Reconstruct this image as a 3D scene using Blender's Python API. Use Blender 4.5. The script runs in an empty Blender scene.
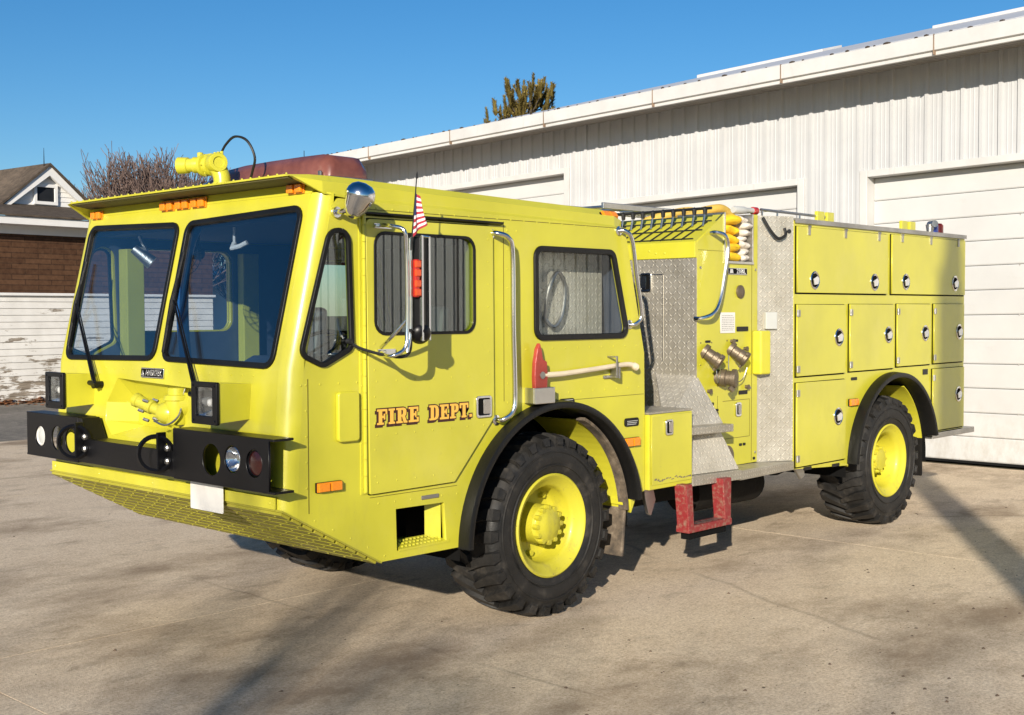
import bpy, bmesh, math, random
from mathutils import Vector, Matrix, noise
random.seed(7)
R = math.radians
PI = math.pi
C = bpy.context.scene.collection
sc = bpy.context.scene
WORLD_AT = {}

# ------------------------------------------------------------------ helpers
def new_obj(name, data, parent=None, at=(0, 0, 0)):
    o = bpy.data.objects.new(name, data)
    C.objects.link(o)
    if parent is not None:
        o.parent = parent
        p = WORLD_AT[parent]
        o.location = (at[0]-p[0], at[1]-p[1], at[2]-p[2])
    else:
        o.location = at
    WORLD_AT[o] = tuple(at)
    return o

def thing(name, label, cat, loc=(0, 0, 0), group=None, rotz=0):
    o = new_obj(name, None, None, loc)
    o.empty_display_size = .2
    o.rotation_euler = (0, 0, rotz)
    tag(o, label, cat, group)
    return o

def tag(o, label, cat, group=None):
    o['label'] = label
    o['category'] = cat
    if group:
        o['group'] = group
    return o

def obj(name, m, mat, parent=None, at=(0, 0, 0), bevel=0, smooth=False, seg=2, angle=35, label=None):
    if isinstance(m, bmesh.types.BMesh):
        me = bpy.data.meshes.new(name)
        bmesh.ops.recalc_face_normals(m, faces=m.faces)
        m.to_mesh(me)
        m.free()
    else:
        me = m
    mats = mat if isinstance(mat, (list, tuple)) else [mat]
    for k in mats:
        me.materials.append(k)
    if smooth:
        for p in me.polygons:
            p.use_smooth = True
        try:
            me.set_sharp_from_angle(angle=R(angle))
        except Exception:
            pass
    o = new_obj(name, me, parent, at)
    if bevel:
        b = o.modifiers.new('bevel', 'BEVEL')
        b.width = bevel
        b.segments = seg
        b.limit_method = 'ANGLE'
        b.angle_limit = R(40)
    if label:
        o['label'] = label
    return o

def struct(name, m, mat, **k):
    o = obj(name, m, mat, **k)
    o['kind'] = 'structure'
    return o

def B():
    return bmesh.new()

def hexa(bm, p):
    v = [bm.verts.new(q) for q in p]
    for f in ((0, 1, 2, 3), (4, 7, 6, 5), (0, 4, 5, 1), (1, 5, 6, 2), (2, 6, 7, 3), (3, 7, 4, 0)):
        bm.faces.new([v[i] for i in f])
    return bm

def box(bm, x0, x1, y0, y1, z0, z1):
    return hexa(bm, [(x0, y0, z0), (x1, y0, z0), (x1, y1, z0), (x0, y1, z0), (x0, y0, z1), (x1, y0, z1), (x1, y1, z1), (x0, y1, z1)])

def prism(bm, pts, f0, f1):
    """f0,f1 map (u,v)->xyz for the two ends"""
    a = [bm.verts.new(f0(*p)) for p in pts]
    b = [bm.verts.new(f1(*p)) for p in pts]
    bm.faces.new(a)
    bm.faces.new(b[::-1])
    n = len(pts)
    for i in range(n):
        bm.faces.new((a[i], b[i], b[(i+1) % n], a[(i+1) % n]))
    return bm

def prism_y(bm, pts, y0, y1):
    return prism(bm, pts, lambda u, v: (u, y0, v), lambda u, v: (u, y1, v))

def prism_x(bm, pts, x0, x1):
    return prism(bm, pts, lambda u, v: (x0, u, v), lambda u, v: (x1, u, v))

def frame_of(d):
    d = Vector(d).normalized()
    a = Vector((0, 0, 1)) if abs(d.z) < .95 else Vector((1, 0, 0))
    s = d.cross(a).normalized()
    return d, s, s.cross(d).normalized()

def smooth_path(pts, n=6):
    P = [Vector(p) for p in pts]
    if len(P) < 3:
        return P
    out = []
    for i in range(len(P)-1):
        p0 = P[max(i-1, 0)]; p1 = P[i]; p2 = P[i+1]; p3 = P[min(i+2, len(P)-1)]
        for k in range(n):
            t = k/n
            out.append(.5*((2*p1)+(-p0+p2)*t+(2*p0-5*p1+4*p2-p3)*t*t+(-p0+3*p1-3*p2+p3)*t**3))
    out.append(P[-1])
    return out

def tube(bm, pts, r, seg=8, flat=None, caps=True):
    """tube with radius r (number or list); flat=(sideways, other) radii with fixed axes"""
    P = [Vector(p) for p in pts]
    rings = []
    prev = None
    for i, p in enumerate(P):
        d = (P[min(i+1, len(P)-1)]-P[max(i-1, 0)])
        if d.length < 1e-9:
            d = Vector((0, 0, 1))
        d, s, u = frame_of(d)
        if prev is not None:
            s = (prev-d*prev.dot(d))
            if s.length < 1e-6:
                s = frame_of(d)[1]
            s.normalize()
            u = s.cross(d).normalized()
        prev = s
        rr = r[i] if isinstance(r, (list, tuple)) else r
        ring = []
        for k in range(seg):
            a = 2*PI*k/seg
            ring.append(bm.verts.new(p+s*math.cos(a)*rr+u*math.sin(a)*rr))
        rings.append(ring)
    for i in range(len(rings)-1):
        for k in range(seg):
            bm.faces.new((rings[i][k], rings[i][(k+1) % seg], rings[i+1][(k+1) % seg], rings[i+1][k]))
    if caps:
        bm.faces.new(rings[0][::-1])
        bm.faces.new(rings[-1])
    return bm

def cyl(bm, p0, p1, r0, r1=None, seg=20):
    r1 = r0 if r1 is None else r1
    return tube(bm, [p0, p1], [r0, r1], seg)

def lathe(bm, prof, org, axis, seg=32, close=False):
    """prof: list of (radius, height along axis)"""
    d, s, u = frame_of(axis)
    org = Vector(org)
    rings = []
    for r, h in prof:
        if r < 1e-6:
            rings.append([bm.verts.new(org+d*h)])
        else:
            rings.append([bm.verts.new(org+d*h+(s*math.cos(2*PI*k/seg)+u*math.sin(2*PI*k/seg))*r) for k in range(seg)])
    n = len(rings)
    for i in range(n if close else n-1):
        a, b = rings[i], rings[(i+1) % n]
        for k in range(seg):
            k2 = (k+1) % seg
            if len(a) == 1 and len(b) == 1:
                continue
            if len(a) == 1:
                bm.faces.new((a[0], b[k], b[k2]))
            elif len(b) == 1:
                bm.faces.new((a[k], b[0], a[k2]))
            else:
                bm.faces.new((a[k], b[k], b[k2], a[k2]))
    return bm

def dome(bm, p, n, r=.006, h=.004):
    return lathe(bm, [(r, 0), (r*.8, h*.6), (0, h)], p, n, 6)

def rpoly(pts, r, n=5):
    """fillet polygon corners; r number or list"""
    out = []
    m = len(pts)
    for i in range(m):
        p = Vector(pts[i]); a = Vector(pts[i-1]); b = Vector(pts[(i+1) % m])
        rr = r[i] if isinstance(r, (list, tuple)) else r
        if rr <= 0:
            out.append(tuple(p)); continue
        da = (a-p); db = (b-p)
        ang = da.angle(db)
        t = min(rr/math.tan(ang/2), da.length*.48, db.length*.48)
        rr = t*math.tan(ang/2)
        pa = p+da.normalized()*t
        bis = (da.normalized()+db.normalized()).normalized()
        c = p+bis*(rr/math.sin(ang/2))
        a0 = math.atan2(pa.y-c.y, pa.x-c.x)
        pb = p+db.normalized()*t
        a1 = math.atan2(pb.y-c.y, pb.x-c.x)
        dd = (a1-a0+PI) % (2*PI)-PI
        for k in range(n+1):
            q = a0+dd*k/n
            out.append((c.x+rr*math.cos(q), c.y+rr*math.sin(q)))
    return out

def curve_mesh(cu, mapf):
    ob = bpy.data.objects.new('tmp', cu)
    me = bpy.data.meshes.new_from_object(ob)
    bpy.data.objects.remove(ob)
    bpy.data.curves.remove(cu)
    for v in me.vertices:
        v.co = mapf(v.co.x, v.co.y, v.co.z)
    bm = bmesh.new()
    bm.from_mesh(me)
    bmesh.ops.remove_doubles(bm, verts=bm.verts, dist=1e-6)
    bmesh.ops.recalc_face_normals(bm, faces=bm.faces)
    bpy.data.meshes.remove(me)
    return bm

def plate(outer, holes, t, mapf, offset=0.0, edge=0.0):
    cu = bpy.data.curves.new('tmp', 'CURVE')
    cu.dimensions = '2D'
    cu.fill_mode = 'BOTH'
    cu.extrude = max(t/2-edge, 1e-4)
    cu.bevel_depth = edge
    cu.bevel_resolution = 1
    cu.offset = offset-edge
    for poly in [outer]+list(holes):
        s = cu.splines.new('POLY')
        s.points.add(len(poly)-1)
        for i, p in enumerate(poly):
            s.points[i].co = (p[0], p[1], 0, 1)
        s.use_cyclic_u = True
    return curve_mesh(cu, mapf)

def font_mesh(txt, size, t, mapf, align='CENTER', bold=0.0):
    cu = bpy.data.curves.new('tmp', 'FONT')
    cu.body = txt
    cu.size = size
    cu.extrude = t/2
    cu.align_x = align
    cu.align_y = 'CENTER'
    cu.offset = bold
    return curve_mesh(cu, mapf)

def rect(u0, v0, u1, v1):
    return [(u0, v0), (u1, v0), (u1, v1), (u0, v1)]

def circ(cu, cv, r, n=28, r2=None):
    r2 = r if r2 is None else r2
    return [(cu+r*math.cos(2*PI*k/n), cv+r2*math.sin(2*PI*k/n)) for k in range(n)]

def ymap(y0):
    """plate in the x-z plane, outer face toward -y at y0-t/2"""
    return lambda u, v, w: (u, y0-w, v)

def xmap(x0):
    return lambda u, v, w: (x0-w, u, v)

def join_bm(a, b):
    me = bpy.data.meshes.new('t')
    b.to_mesh(me)
    b.free()
    a.from_mesh(me)
    bpy.data.meshes.remove(me)
    return a

# ------------------------------------------------------------------ materials
class NT:
    def __init__(s, name):
        s.m = bpy.data.materials.new(name)
        s.m.use_nodes = True
        s.t = s.m.node_tree
        s.t.nodes.clear()
        s.out = s.t.nodes.new('ShaderNodeOutputMaterial')
    def n(s, typ, **k):
        nd = s.t.nodes.new(typ)
        for a, b in k.items():
            if a.startswith('i_'):
                key = a[2:]
                key = int(key) if key.isdigit() else key.replace('_', ' ')
                nd.inputs[key].default_value = b
            else:
                setattr(nd, a, b)
        return nd
    def l(s, a, b):
        s.t.links.new(a, b)
    def math(s, op, a, b=None, c=None):
        nd = s.n('ShaderNodeMath', operation=op)
        for i, v in enumerate((a, b, c)):
            if v is None:
                continue
            if isinstance(v, (int, float)):
                nd.inputs[i].default_value = v
            else:
                s.l(v, nd.inputs[i])
        return nd.outputs[0]
    def ramp(s, fac, stops):
        nd = s.n('ShaderNodeValToRGB')
        e = nd.color_ramp.elements
        while len(e) < len(stops):
            e.new(.5)
        for i, (p, c) in enumerate(stops):
            e[i].position = p
            e[i].color = (*c, 1) if len(c) == 3 else c
        s.l(fac, nd.inputs[0])
        return nd.outputs[0]
    def noise(s, scale, detail=4, rough=.55, vec=None, dist=0):
        nd = s.n('ShaderNodeTexNoise', i_Scale=scale, i_Detail=detail, i_Roughness=rough, i_Distortion=dist)
        if vec is not None:
            s.l(vec, nd.inputs['Vector'])
        return nd.outputs['Fac']
    def mix(s, fac, a, b, mode='MIX'):
        nd = s.n('ShaderNodeMix', data_type='RGBA', blend_type=mode)
        for sock, v in ((nd.inputs[0], fac), (nd.inputs[6], a), (nd.inputs[7], b)):
            if isinstance(v, (int, float)):
                sock.default_value = v
            elif isinstance(v, tuple):
                sock.default_value = (*v, 1) if len(v) == 3 else v
            else:
                s.l(v, sock)
        return nd.outputs[2]
    def coord(s, which='Object'):
        return s.n('ShaderNodeTexCoord').outputs[which]
    def geo(s):
        return s.n('ShaderNodeNewGeometry').outputs['Position']
    def mapping(s, vec, scale=(1, 1, 1), loc=(0, 0, 0), rot=(0, 0, 0)):
        nd = s.n('ShaderNodeMapping')
        s.l(vec, nd.inputs[0])
        nd.inputs['Scale'].default_value = scale
        nd.inputs['Location'].default_value = loc
        nd.inputs['Rotation'].default_value = rot
        return nd.outputs[0]
    def bump(s, h, strength=.3, dist=.01):
        nd = s.n('ShaderNodeBump')
        nd.inputs['Strength'].default_value = strength
        nd.inputs['Distance'].default_value = dist
        s.l(h, nd.inputs['Height'])
        return nd.outputs[0]
    def bsdf(s, col, rough=.5, metal=0, normal=None, spec=.5, coat=0, coat_rough=.1, emit=None, es=0, trans=0):
        nd = s.n('ShaderNodeBsdfPrincipled')
        def put(key, v):
            if isinstance(v, tuple):
                nd.inputs[key].default_value = (*v, 1) if len(v) == 3 else v
            elif isinstance(v, (int, float)):
                nd.inputs[key].default_value = v
            else:
                s.l(v, nd.inputs[key])
        put('Base Color', col); put('Roughness', rough); put('Metallic', metal)
        nd.inputs['Specular IOR Level'].default_value = spec
        nd.inputs['Coat Weight'].default_value = coat
        nd.inputs['Coat Roughness'].default_value = coat_rough
        nd.inputs['Transmission Weight'].default_value = trans
        if normal is not None:
            s.l(normal, nd.inputs['Normal'])
        if emit:
            nd.inputs['Emission Color'].default_value = (*emit, 1)
            nd.inputs['Emission Strength'].default_value = es
        s.l(nd.outputs[0], s.out.inputs[0])
        return nd

def plain(name, col, rough=.5, metal=0, var=.0, coat=0, bump=0, bscale=40, spec=.5):
    m = NT(name)
    c = col
    nrm = None
    if var or bump:
        g = m.geo()
        f = m.noise(3.0, 5, .6, g)
        if var:
            lo = tuple(max(0, k*(1-var)) for k in col)
            hi = tuple(min(1, k*(1+var)) for k in col)
            c = m.ramp(f, [(.3, lo), (.7, hi)])
        if bump:
            nrm = m.bump(m.noise(bscale, 3, .6, g), bump, .01)
    m.bsdf(c, rough, metal, nrm, spec, coat)
    return m.m

def paint(name, col, rough=.34, coat=.3, dirt=(.20, .16, .085), amount=.62):
    m = NT(name)
    g = m.geo()
    big = m.noise(1.3, 4, .6, g)
    lo = tuple(k*.86 for k in col); hi = tuple(min(1, k*1.07) for k in col)
    c = m.ramp(big, [(.3, lo), (.7, hi)])
    # sun-faded patches, chalkier and paler
    fade = m.ramp(m.noise(2.1, 5, .7, m.mapping(g, (1, 1, .6), (4, 2, 9))), [(.52, (0, 0, 0)), (.72, (1, 1, 1))])
    c = m.mix(m.math('MULTIPLY', fade, .22), c, (min(1, col[0]*1.05), min(1, col[1]*1.02), .16))
    # grime: fine specks everywhere, more of it low on the truck
    sep = m.n('ShaderNodeSeparateXYZ'); m.l(g, sep.inputs[0])
    lowz = m.n('ShaderNodeMapRange'); m.l(sep.outputs[2], lowz.inputs[0])
    lowz.inputs[1].default_value = 1.25; lowz.inputs[2].default_value = .5
    sp = m.noise(34, 6, .72, g)
    st = m.noise(9, 5, .7, m.mapping(g, (1, 1, .35)))
    s1 = m.ramp(sp, [(.62, (0, 0, 0)), (.75, (1, 1, 1))])
    s2 = m.ramp(st, [(.55, (0, 0, 0)), (.85, (1, 1, 1))])
    f = m.math('MULTIPLY', s1, m.math('ADD', m.math('MULTIPLY', lowz.outputs[0], .8), .22))
    f = m.math('ADD', f, m.math('MULTIPLY', s2, m.math('ADD', m.math('MULTIPLY', lowz.outputs[0], .5), .1)))
    f = m.math('MULTIPLY', f, amount)
    c = m.mix(f, c, dirt)
    rg = m.ramp(big, [(.3, (rough*.85,)*3), (.75, (rough*1.25,)*3)])
    nrm = m.bump(m.math('ADD', m.noise(3.0, 2, .5, g), m.math('MULTIPLY', m.noise(90, 3, .6, g), .03)), .16, .02)
    m.bsdf(c, rg, 0, nrm, .5, coat, .12)
    return m.m

YEL = (.54, .505, .034)
M = {}
M['yellow'] = paint('lime_yellow_paint', YEL)
M['yellow_b'] = paint('lime_yellow_door_paint', (.54, .505, .044))
M['yellow_in'] = paint('interior_yellow_paint', (.50, .49, .06), .5, 0)
M['black'] = plain('black_paint', (.004, .004, .005), .36, 0, .3, 0, 0, 40, .3)
M['rubber'] = plain('black_rubber', (.006, .006, .006), .45, 0, .4, 0, .15, 60, .3)
M['matte_black'] = plain('matte_black', (.006, .006, .006), .9, spec=.08)
M['dark'] = plain('chassis_black', (.010, .009, .008), .8, 0, .5, 0, .4, 30, .15)
M['chrome'] = plain('chrome', (.72, .72, .72), .15, 1, .1)
M['alu'] = plain('brushed_aluminium', (.60, .59, .56), .36, 1, .15, 0, .1, 90)
M['steel'] = plain('worn_steel', (.42, .41, .39), .42, 1, .25, 0, .2, 60)
M['white'] = plain('white_plate', (.72, .70, .66), .5, 0, .08)
M['label'] = plain('grey_label', (.45, .46, .44), .5, 0, .1)
M['amber'] = NT('amber_lens'); M['amber'].bsdf((.80, .24, .008), .22, 0, M['amber'].bump(M['amber'].noise(160, 1, .5, M['amber'].geo()), .35, .004), .6, .4); M['amber'] = M['amber'].m
M['amber_red'] = plain('orange_red_lens', (.62, .07, .012), .2, 0, .3, .4)
M['redlens'] = plain('red_lens', (.38, .02, .015), .18, 0, .1, .4)
M['bluelens'] = plain('blue_lens', (.03, .05, .28), .2, 0, .1, .4)
M['axe_red'] = plain('worn_red_paint', (.28, .035, .025), .4, 0, .45, 0, .2, 50)
M['valve'] = plain('dull_bronze_valve', (.16, .125, .085), .45, .55, .3, 0, .3, 60)
M['vinyl'] = plain('dark_seat_vinyl', (.05, .062, .09), .5, 0, .3)
M['dash'] = plain('dashboard_grey', (.075, .08, .095), .6, 0, .3)
M['bluehose'] = plain('blue_duct', (.03, .16, .42), .4)
M['cable'] = plain('black_cable', (.01, .01, .01), .5)
M['wood'] = plain('axe_handle_wood', (.70, .60, .44), .5, 0, .2)
M['gold'] = plain('gold_letter', (.80, .44, .07), .4)
M['rim'] = paint('rim_paint', (.50, .455, .03), .45, .08, (.16, .12, .07), 1.3)

def red_step():
    m = NT('scraped_red_paint')
    g = m.geo()
    f = m.ramp(m.noise(38, 6, .75, g), [(.48, (0, 0, 0)), (.66, (1, 1, 1))])
    c = m.mix(f, (.22, .018, .020), (.24, .14, .10))
    m.bsdf(c, .55, 0, m.bump(m.noise(40, 4, .6, g), .3, .005))
    return m.m
M['redstep'] = red_step()

def diamond(name, axes, tone=.62, size=.036, metal=.7):
    m = NT(name)
    g = m.geo()
    sep = m.n('ShaderNodeSeparateXYZ'); m.l(g, sep.inputs[0])
    tn = m.n('ShaderNodeNewGeometry')
    sn = m.n('ShaderNodeSeparateXYZ'); m.l(tn.outputs['True Normal'], sn.inputs[0])
    isz = m.math('GREATER_THAN', m.math('ABSOLUTE', sn.outputs[2]), .75)
    isx = m.math('MULTIPLY', m.math('GREATER_THAN', m.math('ABSOLUTE', sn.outputs[0]), m.math('ABSOLUTE', sn.outputs[1])), m.math('SUBTRACT', 1.0, isz))
    X, Y, Z = sep.outputs
    def pick(f, p, q):   # f ? p : q
        return m.math('ADD', m.math('MULTIPLY', f, p), m.math('MULTIPLY', m.math('SUBTRACT', 1.0, f), q))
    u = m.math('DIVIDE', pick(isx, Y, X), size)
    v = m.math('DIVIDE', pick(isz, Y, Z), size)
    cu = m.math('FLOOR', u); cv = m.math('FLOOR', v)
    fu = m.math('SUBTRACT', m.math('SUBTRACT', u, cu), .5)
    fv = m.math('SUBTRACT', m.math('SUBTRACT', v, cv), .5)
    par = m.math('FLOORED_MODULO', m.math('ADD', cu, cv), 2.0)
    a = m.math('ADD', fu, fv); b = m.math('SUBTRACT', fu, fv)
    inv = m.math('SUBTRACT', 1.0, par)
    p = m.math('ADD', m.math('MULTIPLY', a, par), m.math('MULTIPLY', b, inv))
    q = m.math('ADD', m.math('MULTIPLY', b, par), m.math('MULTIPLY', a, inv))
    e = m.math('ADD', m.math('POWER', m.math('DIVIDE', m.math('ABSOLUTE', p), .72), 2.0),
               m.math('POWER', m.math('DIVIDE', m.math('ABSOLUTE', q), .2), 2.0))
    h = m.n('ShaderNodeMapRange', interpolation_type='SMOOTHSTEP')
    m.l(e, h.inputs[0])
    h.inputs[1].default_value = 1.0; h.inputs[2].default_value = .25
    hh = h.outputs[0]
    big = m.noise(5, 5, .65, g)
    c1 = m.ramp(big, [(.3, (tone*.75, tone*.69, tone*.56)), (.7, (tone*1.1, tone*1.04, tone*.90))])
    c = m.mix(m.math('MULTIPLY', m.math('SUBTRACT', 1.0, hh), .5), c1, (tone*.36, tone*.33, tone*.27))
    rr = m.ramp(m.noise(14, 4, .6, g), [(.3, (.28,)*3), (.7, (.5,)*3)])
    m.bsdf(c, rr, metal, m.bump(hh, 1.0, .006))
    return m.m
M['dia_xz'] = diamond('diamond_plate_side', (0, 2), .80, .036, .45)
M['dia_yz'] = diamond('diamond_plate_front', (1, 2), .74, .040, .6)
M['dia_xy'] = diamond('diamond_plate_tread', (0, 1), .62, .03, .6)

def glass(name, tint, refl=1.0):
    m = NT(name)
    tr = m.n('ShaderNodeBsdfTransparent'); tr.inputs[0].default_value = (*[k**.5 for k in tint], 1)
    gl = m.n('ShaderNodeBsdfGlossy'); gl.inputs['Roughness'].default_value = .01
    gl.inputs[0].default_value = (1, 1, 1, 1)
    ge = m.n('ShaderNodeNewGeometry')
    dt = m.n('ShaderNodeVectorMath', operation='DOT_PRODUCT')
    m.l(ge.outputs['Normal'], dt.inputs[0]); m.l(ge.outputs['Incoming'], dt.inputs[1])
    c = m.math('ABSOLUTE', dt.outputs['Value'])
    f = m.math('ADD', .05, m.math('MULTIPLY', m.math('POWER', m.math('SUBTRACT', 1.0, c), 5.0), .95))
    f = m.math('MULTIPLY', f, refl)
    mx = m.n('ShaderNodeMixShader')
    m.l(f, mx.inputs[0]); m.l(tr.outputs[0], mx.inputs[1]); m.l(gl.outputs[0], mx.inputs[2])
    m.l(mx.outputs[0], m.out.inputs[0])
    return m.m
M['glass'] = glass('windshield_glass', (.64, .72, .80), 1.7)
M['glass_side'] = glass('side_glass', (.50, .60, .54), 1.9)
M['glass_rear'] = glass('rear_glass', (.86, .90, .90), .6)
M['lens'] = glass('clear_lens', (.85, .87, .88))

def lightbar_mat():
    m = NT('faded_red_brown_lens')
    g = m.geo()
    c = m.ramp(m.noise(4, 5, .65, g), [(.3, (.10, .03, .022)), (.6, (.20, .07, .05)), (.8, (.27, .15, .11))])
    m.bsdf(c, .3, 0, None, .5, .4)
    return m.m
M['lightbar'] = lightbar_mat()

def tyre_mat():
    m = NT('tyre_rubber')
    g = m.geo()
    f = m.noise(7, 6, .7, g)
    c = m.ramp(f, [(.35, (.006, .006, .006)), (.54, (.013, .012, .011)), (.72, (.05, .043, .035))])
    m.bsdf(c, m.ramp(f, [(.3, (.45,)*3), (.7, (.8,)*3)]), 0, m.bump(m.noise(50, 4, .65, g), .35, .006), .45)
    return m.m
M['tyre'] = tyre_mat()

def mudguard():
    m = NT('muddy_rubber')
    g = m.geo()
    c = m.ramp(m.noise(12, 6, .7, g), [(.3, (.03, .026, .022)), (.55, (.13, .10, .07)), (.75, (.27, .22, .16))])
    m.bsdf(c, .8)
    return m.m
M['mud'] = mudguard()

def concrete():
    m = NT('broom_finished_concrete')
    g = m.geo()
    a = m.noise(.55, 6, .62, g, .6)
    b = m.noise(2.6, 6, .68, g)
    c = m.noise(60, 5, .85, g)
    col = m.ramp(a, [(.33, (.50, .385, .26)), (.5, (.67, .54, .385)), (.66, (.82, .69, .52))])
    col = m.mix(.5, col, m.ramp(b, [(.36, (.40, .30, .20)), (.5, (.67, .54, .39)), (.64, (.86, .74, .57))]))
    mid = m.noise(17, 6, .85, m.mapping(g, (1, 1, 1), (2, 5, 0)))
    col = m.mix(.5, col, m.ramp(mid, [(.38, (.36, .265, .17)), (.5, (.68, .54, .38)), (.60, (.92, .79, .60))]))
    col = m.mix(.48, col, m.ramp(c, [(.38, (.24, .165, .10)), (.5, (.70, .555, .39)), (.62, (.98, .86, .68))]), 'MIX')
    ck = m.n('ShaderNodeTexVoronoi', feature='DISTANCE_TO_EDGE', i_Scale=.22)
    wv = m.n('ShaderNodeMix', data_type='VECTOR'); wv.inputs[0].default_value = .12
    m.l(g, wv.inputs[4]); nz_ = m.n('ShaderNodeTexNoise', i_Scale=1.4, i_Detail=6.0); m.l(g, nz_.inputs['Vector']); m.l(nz_.outputs['Color'], wv.inputs[5])
    m.l(wv.outputs[1], ck.inputs['Vector'])
    ckf = m.ramp(ck.outputs['Distance'], [(.0008, (1, 1, 1)), (.0022, (0, 0, 0))])
    cks = m.ramp(m.noise(.35, 3, .6, m.mapping(g, (1, 1, 1), (11, 3, 0))), [(.50, (0, 0, 0)), (.56, (1, 1, 1))])
    col = m.mix(m.math('MULTIPLY', m.math('MULTIPLY', ckf, cks), .35), col, (.14, .10, .07))
    # stains: dark worn patches with their own outline
    st = m.ramp(m.noise(.42, 7, .66, m.mapping(g, (1, 1.5, 1), (3.1, 7.7, 0), (0, 0, R(-25)))), [(.50, (0, 0, 0)), (.66, (1, 1, 1))])
    col = m.mix(m.math('MULTIPLY', st, .72), col, (.20, .135, .08))
    st2 = m.ramp(m.noise(1.5, 7, .72, m.mapping(g, (1, 1.9, 1), (8.1, 1.7, 0), (0, 0, R(-33)))), [(.55, (0, 0, 0)), (.68, (1, 1, 1))])
    col = m.mix(m.math('MULTIPLY', st2, .45), col, (.17, .12, .075))
    # rust / oil blots
    v = m.ramp(m.noise(5.5, 4, .6, m.mapping(g, (1, 1, 1), (9, 2, 0))), [(.70, (0, 0, 0)), (.78, (1, 1, 1))])
    col = m.mix(m.math('MULTIPLY', v, .35), col, (.10, .07, .05))
    # grit
    gr = m.n('ShaderNodeTexVoronoi', i_Scale=28.0); m.l(g, gr.inputs['Vector'])
    gf = m.ramp(gr.outputs['Distance'], [(.06, (1, 1, 1)), (.13, (0, 0, 0))])
    gsel = m.ramp(m.noise(3.2, 3, .7, g), [(.58, (0, 0, 0)), (.66, (1, 1, 1))])
    col = m.mix(m.math('MULTIPLY', m.math('MULTIPLY', gf, gsel), .75), col, (.07, .05, .035))
    h = m.math('ADD', m.math('MULTIPLY', c, .6), m.math('MULTIPLY', m.noise(150, 2, .6, g), .4))
    m.bsdf(col, .88, 0, m.bump(h, .55, .012), .25)
    return m.m
M['concrete'] = concrete()

def ground_mat(name, stops, scale=6, bump=.6):
    m = NT(name)
    g = m.geo()
    f = m.math('ADD', m.math('MULTIPLY', m.noise(scale, 7, .75, g), .6), m.math('MULTIPLY', m.noise(.6, 3, .5, g), .4))
    m.bsdf(m.ramp(f, stops), .95, 0, m.bump(m.noise(40, 4, .7, g), bump, .03), .2)
    return m.m
M['alley'] = ground_mat('worn_asphalt', [(.35, (.13, .12, .105)), (.5, (.22, .20, .17)), (.65, (.34, .30, .26))])
M['earth'] = ground_mat('dry_ground', [(.35, (.06, .05, .03)), (.5, (.12, .10, .06)), (.65, (.19, .16, .10))])

def siding_mat():
    m = NT('white_painted_siding')
    g = m.geo()
    c = m.ramp(m.noise(1.5, 5, .6, g), [(.3, (.42, .425, .43)), (.7, (.48, .485, .49))])
    s = m.ramp(m.noise(3.5, 5, .7, m.mapping(g, (1, 2.2, .18))), [(.6, (0, 0, 0)), (.85, (1, 1, 1))])
    c = m.mix(m.math('MULTIPLY', s, .16), c, (.36, .32, .27))
    m.bsdf(c, .42, 0, None, .4)
    return m.m
M['siding'] = siding_mat()
def gdoor_mat():
    m = NT('white_door_paint')
    g = m.geo()
    c = m.ramp(m.noise(1.1, 5, .6, g), [(.3, (.47, .468, .46)), (.7, (.53, .53, .52))])
    sep = m.n('ShaderNodeSeparateXYZ'); m.l(g, sep.inputs[0])
    low = m.n('ShaderNodeMapRange'); m.l(sep.outputs[2], low.inputs[0]); low.inputs[1].default_value = .9; low.inputs[2].default_value = 0
    sc_ = m.ramp(m.noise(6, 6, .75, m.mapping(g, (1, 1, .5))), [(.45, (0, 0, 0)), (.75, (1, 1, 1))])
    c = m.mix(m.math('MULTIPLY', m.math('MULTIPLY', sc_, low.outputs[0]), .6), c, (.28, .23, .17))
    sf = m.ramp(m.noise(2.2, 7, .8, m.mapping(g, (1, .5, 1.4), (3, 3, 3))), [(.60, (0, 0, 0)), (.72, (1, 1, 1))])
    c = m.mix(m.math('MULTIPLY', sf, .16), c, (.30, .27, .23))
    m.bsdf(c, .45, 0, m.bump(m.math('ADD', m.math('MULTIPLY', m.noise(260, 2, .5, m.mapping(g, (1, .2, 1))), .15), m.noise(1.7, 2, .5, g)), .16, .02), .4)
    return m.m
M['gdoor'] = gdoor_mat()
def trim_mat():
    m = NT('weathered_white_trim')
    g = m.geo()
    c = m.ramp(m.noise(2, 5, .6, g), [(.3, (.48, .475, .46)), (.7, (.56, .555, .545))])
    s = m.ramp(m.noise(2.4, 6, .75, m.mapping(g, (1, 2.5, .4))), [(.60, (0, 0, 0)), (.75, (1, 1, 1))])
    c = m.mix(m.math('MULTIPLY', s, .35), c, (.30, .23, .17))
    m.bsdf(c, .45, 0, None, .4)
    return m.m
M['trim'] = trim_mat()
M['soffit'] = plain('soffit_grey', (.34, .32, .30), .6, 0, .12)
M['dkgap'] = plain('dark_opening', (.02, .018, .016), .8)
M['roofmetal'] = plain('white_roof_metal', (.52, .52, .52), .4, 0, .06)

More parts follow.
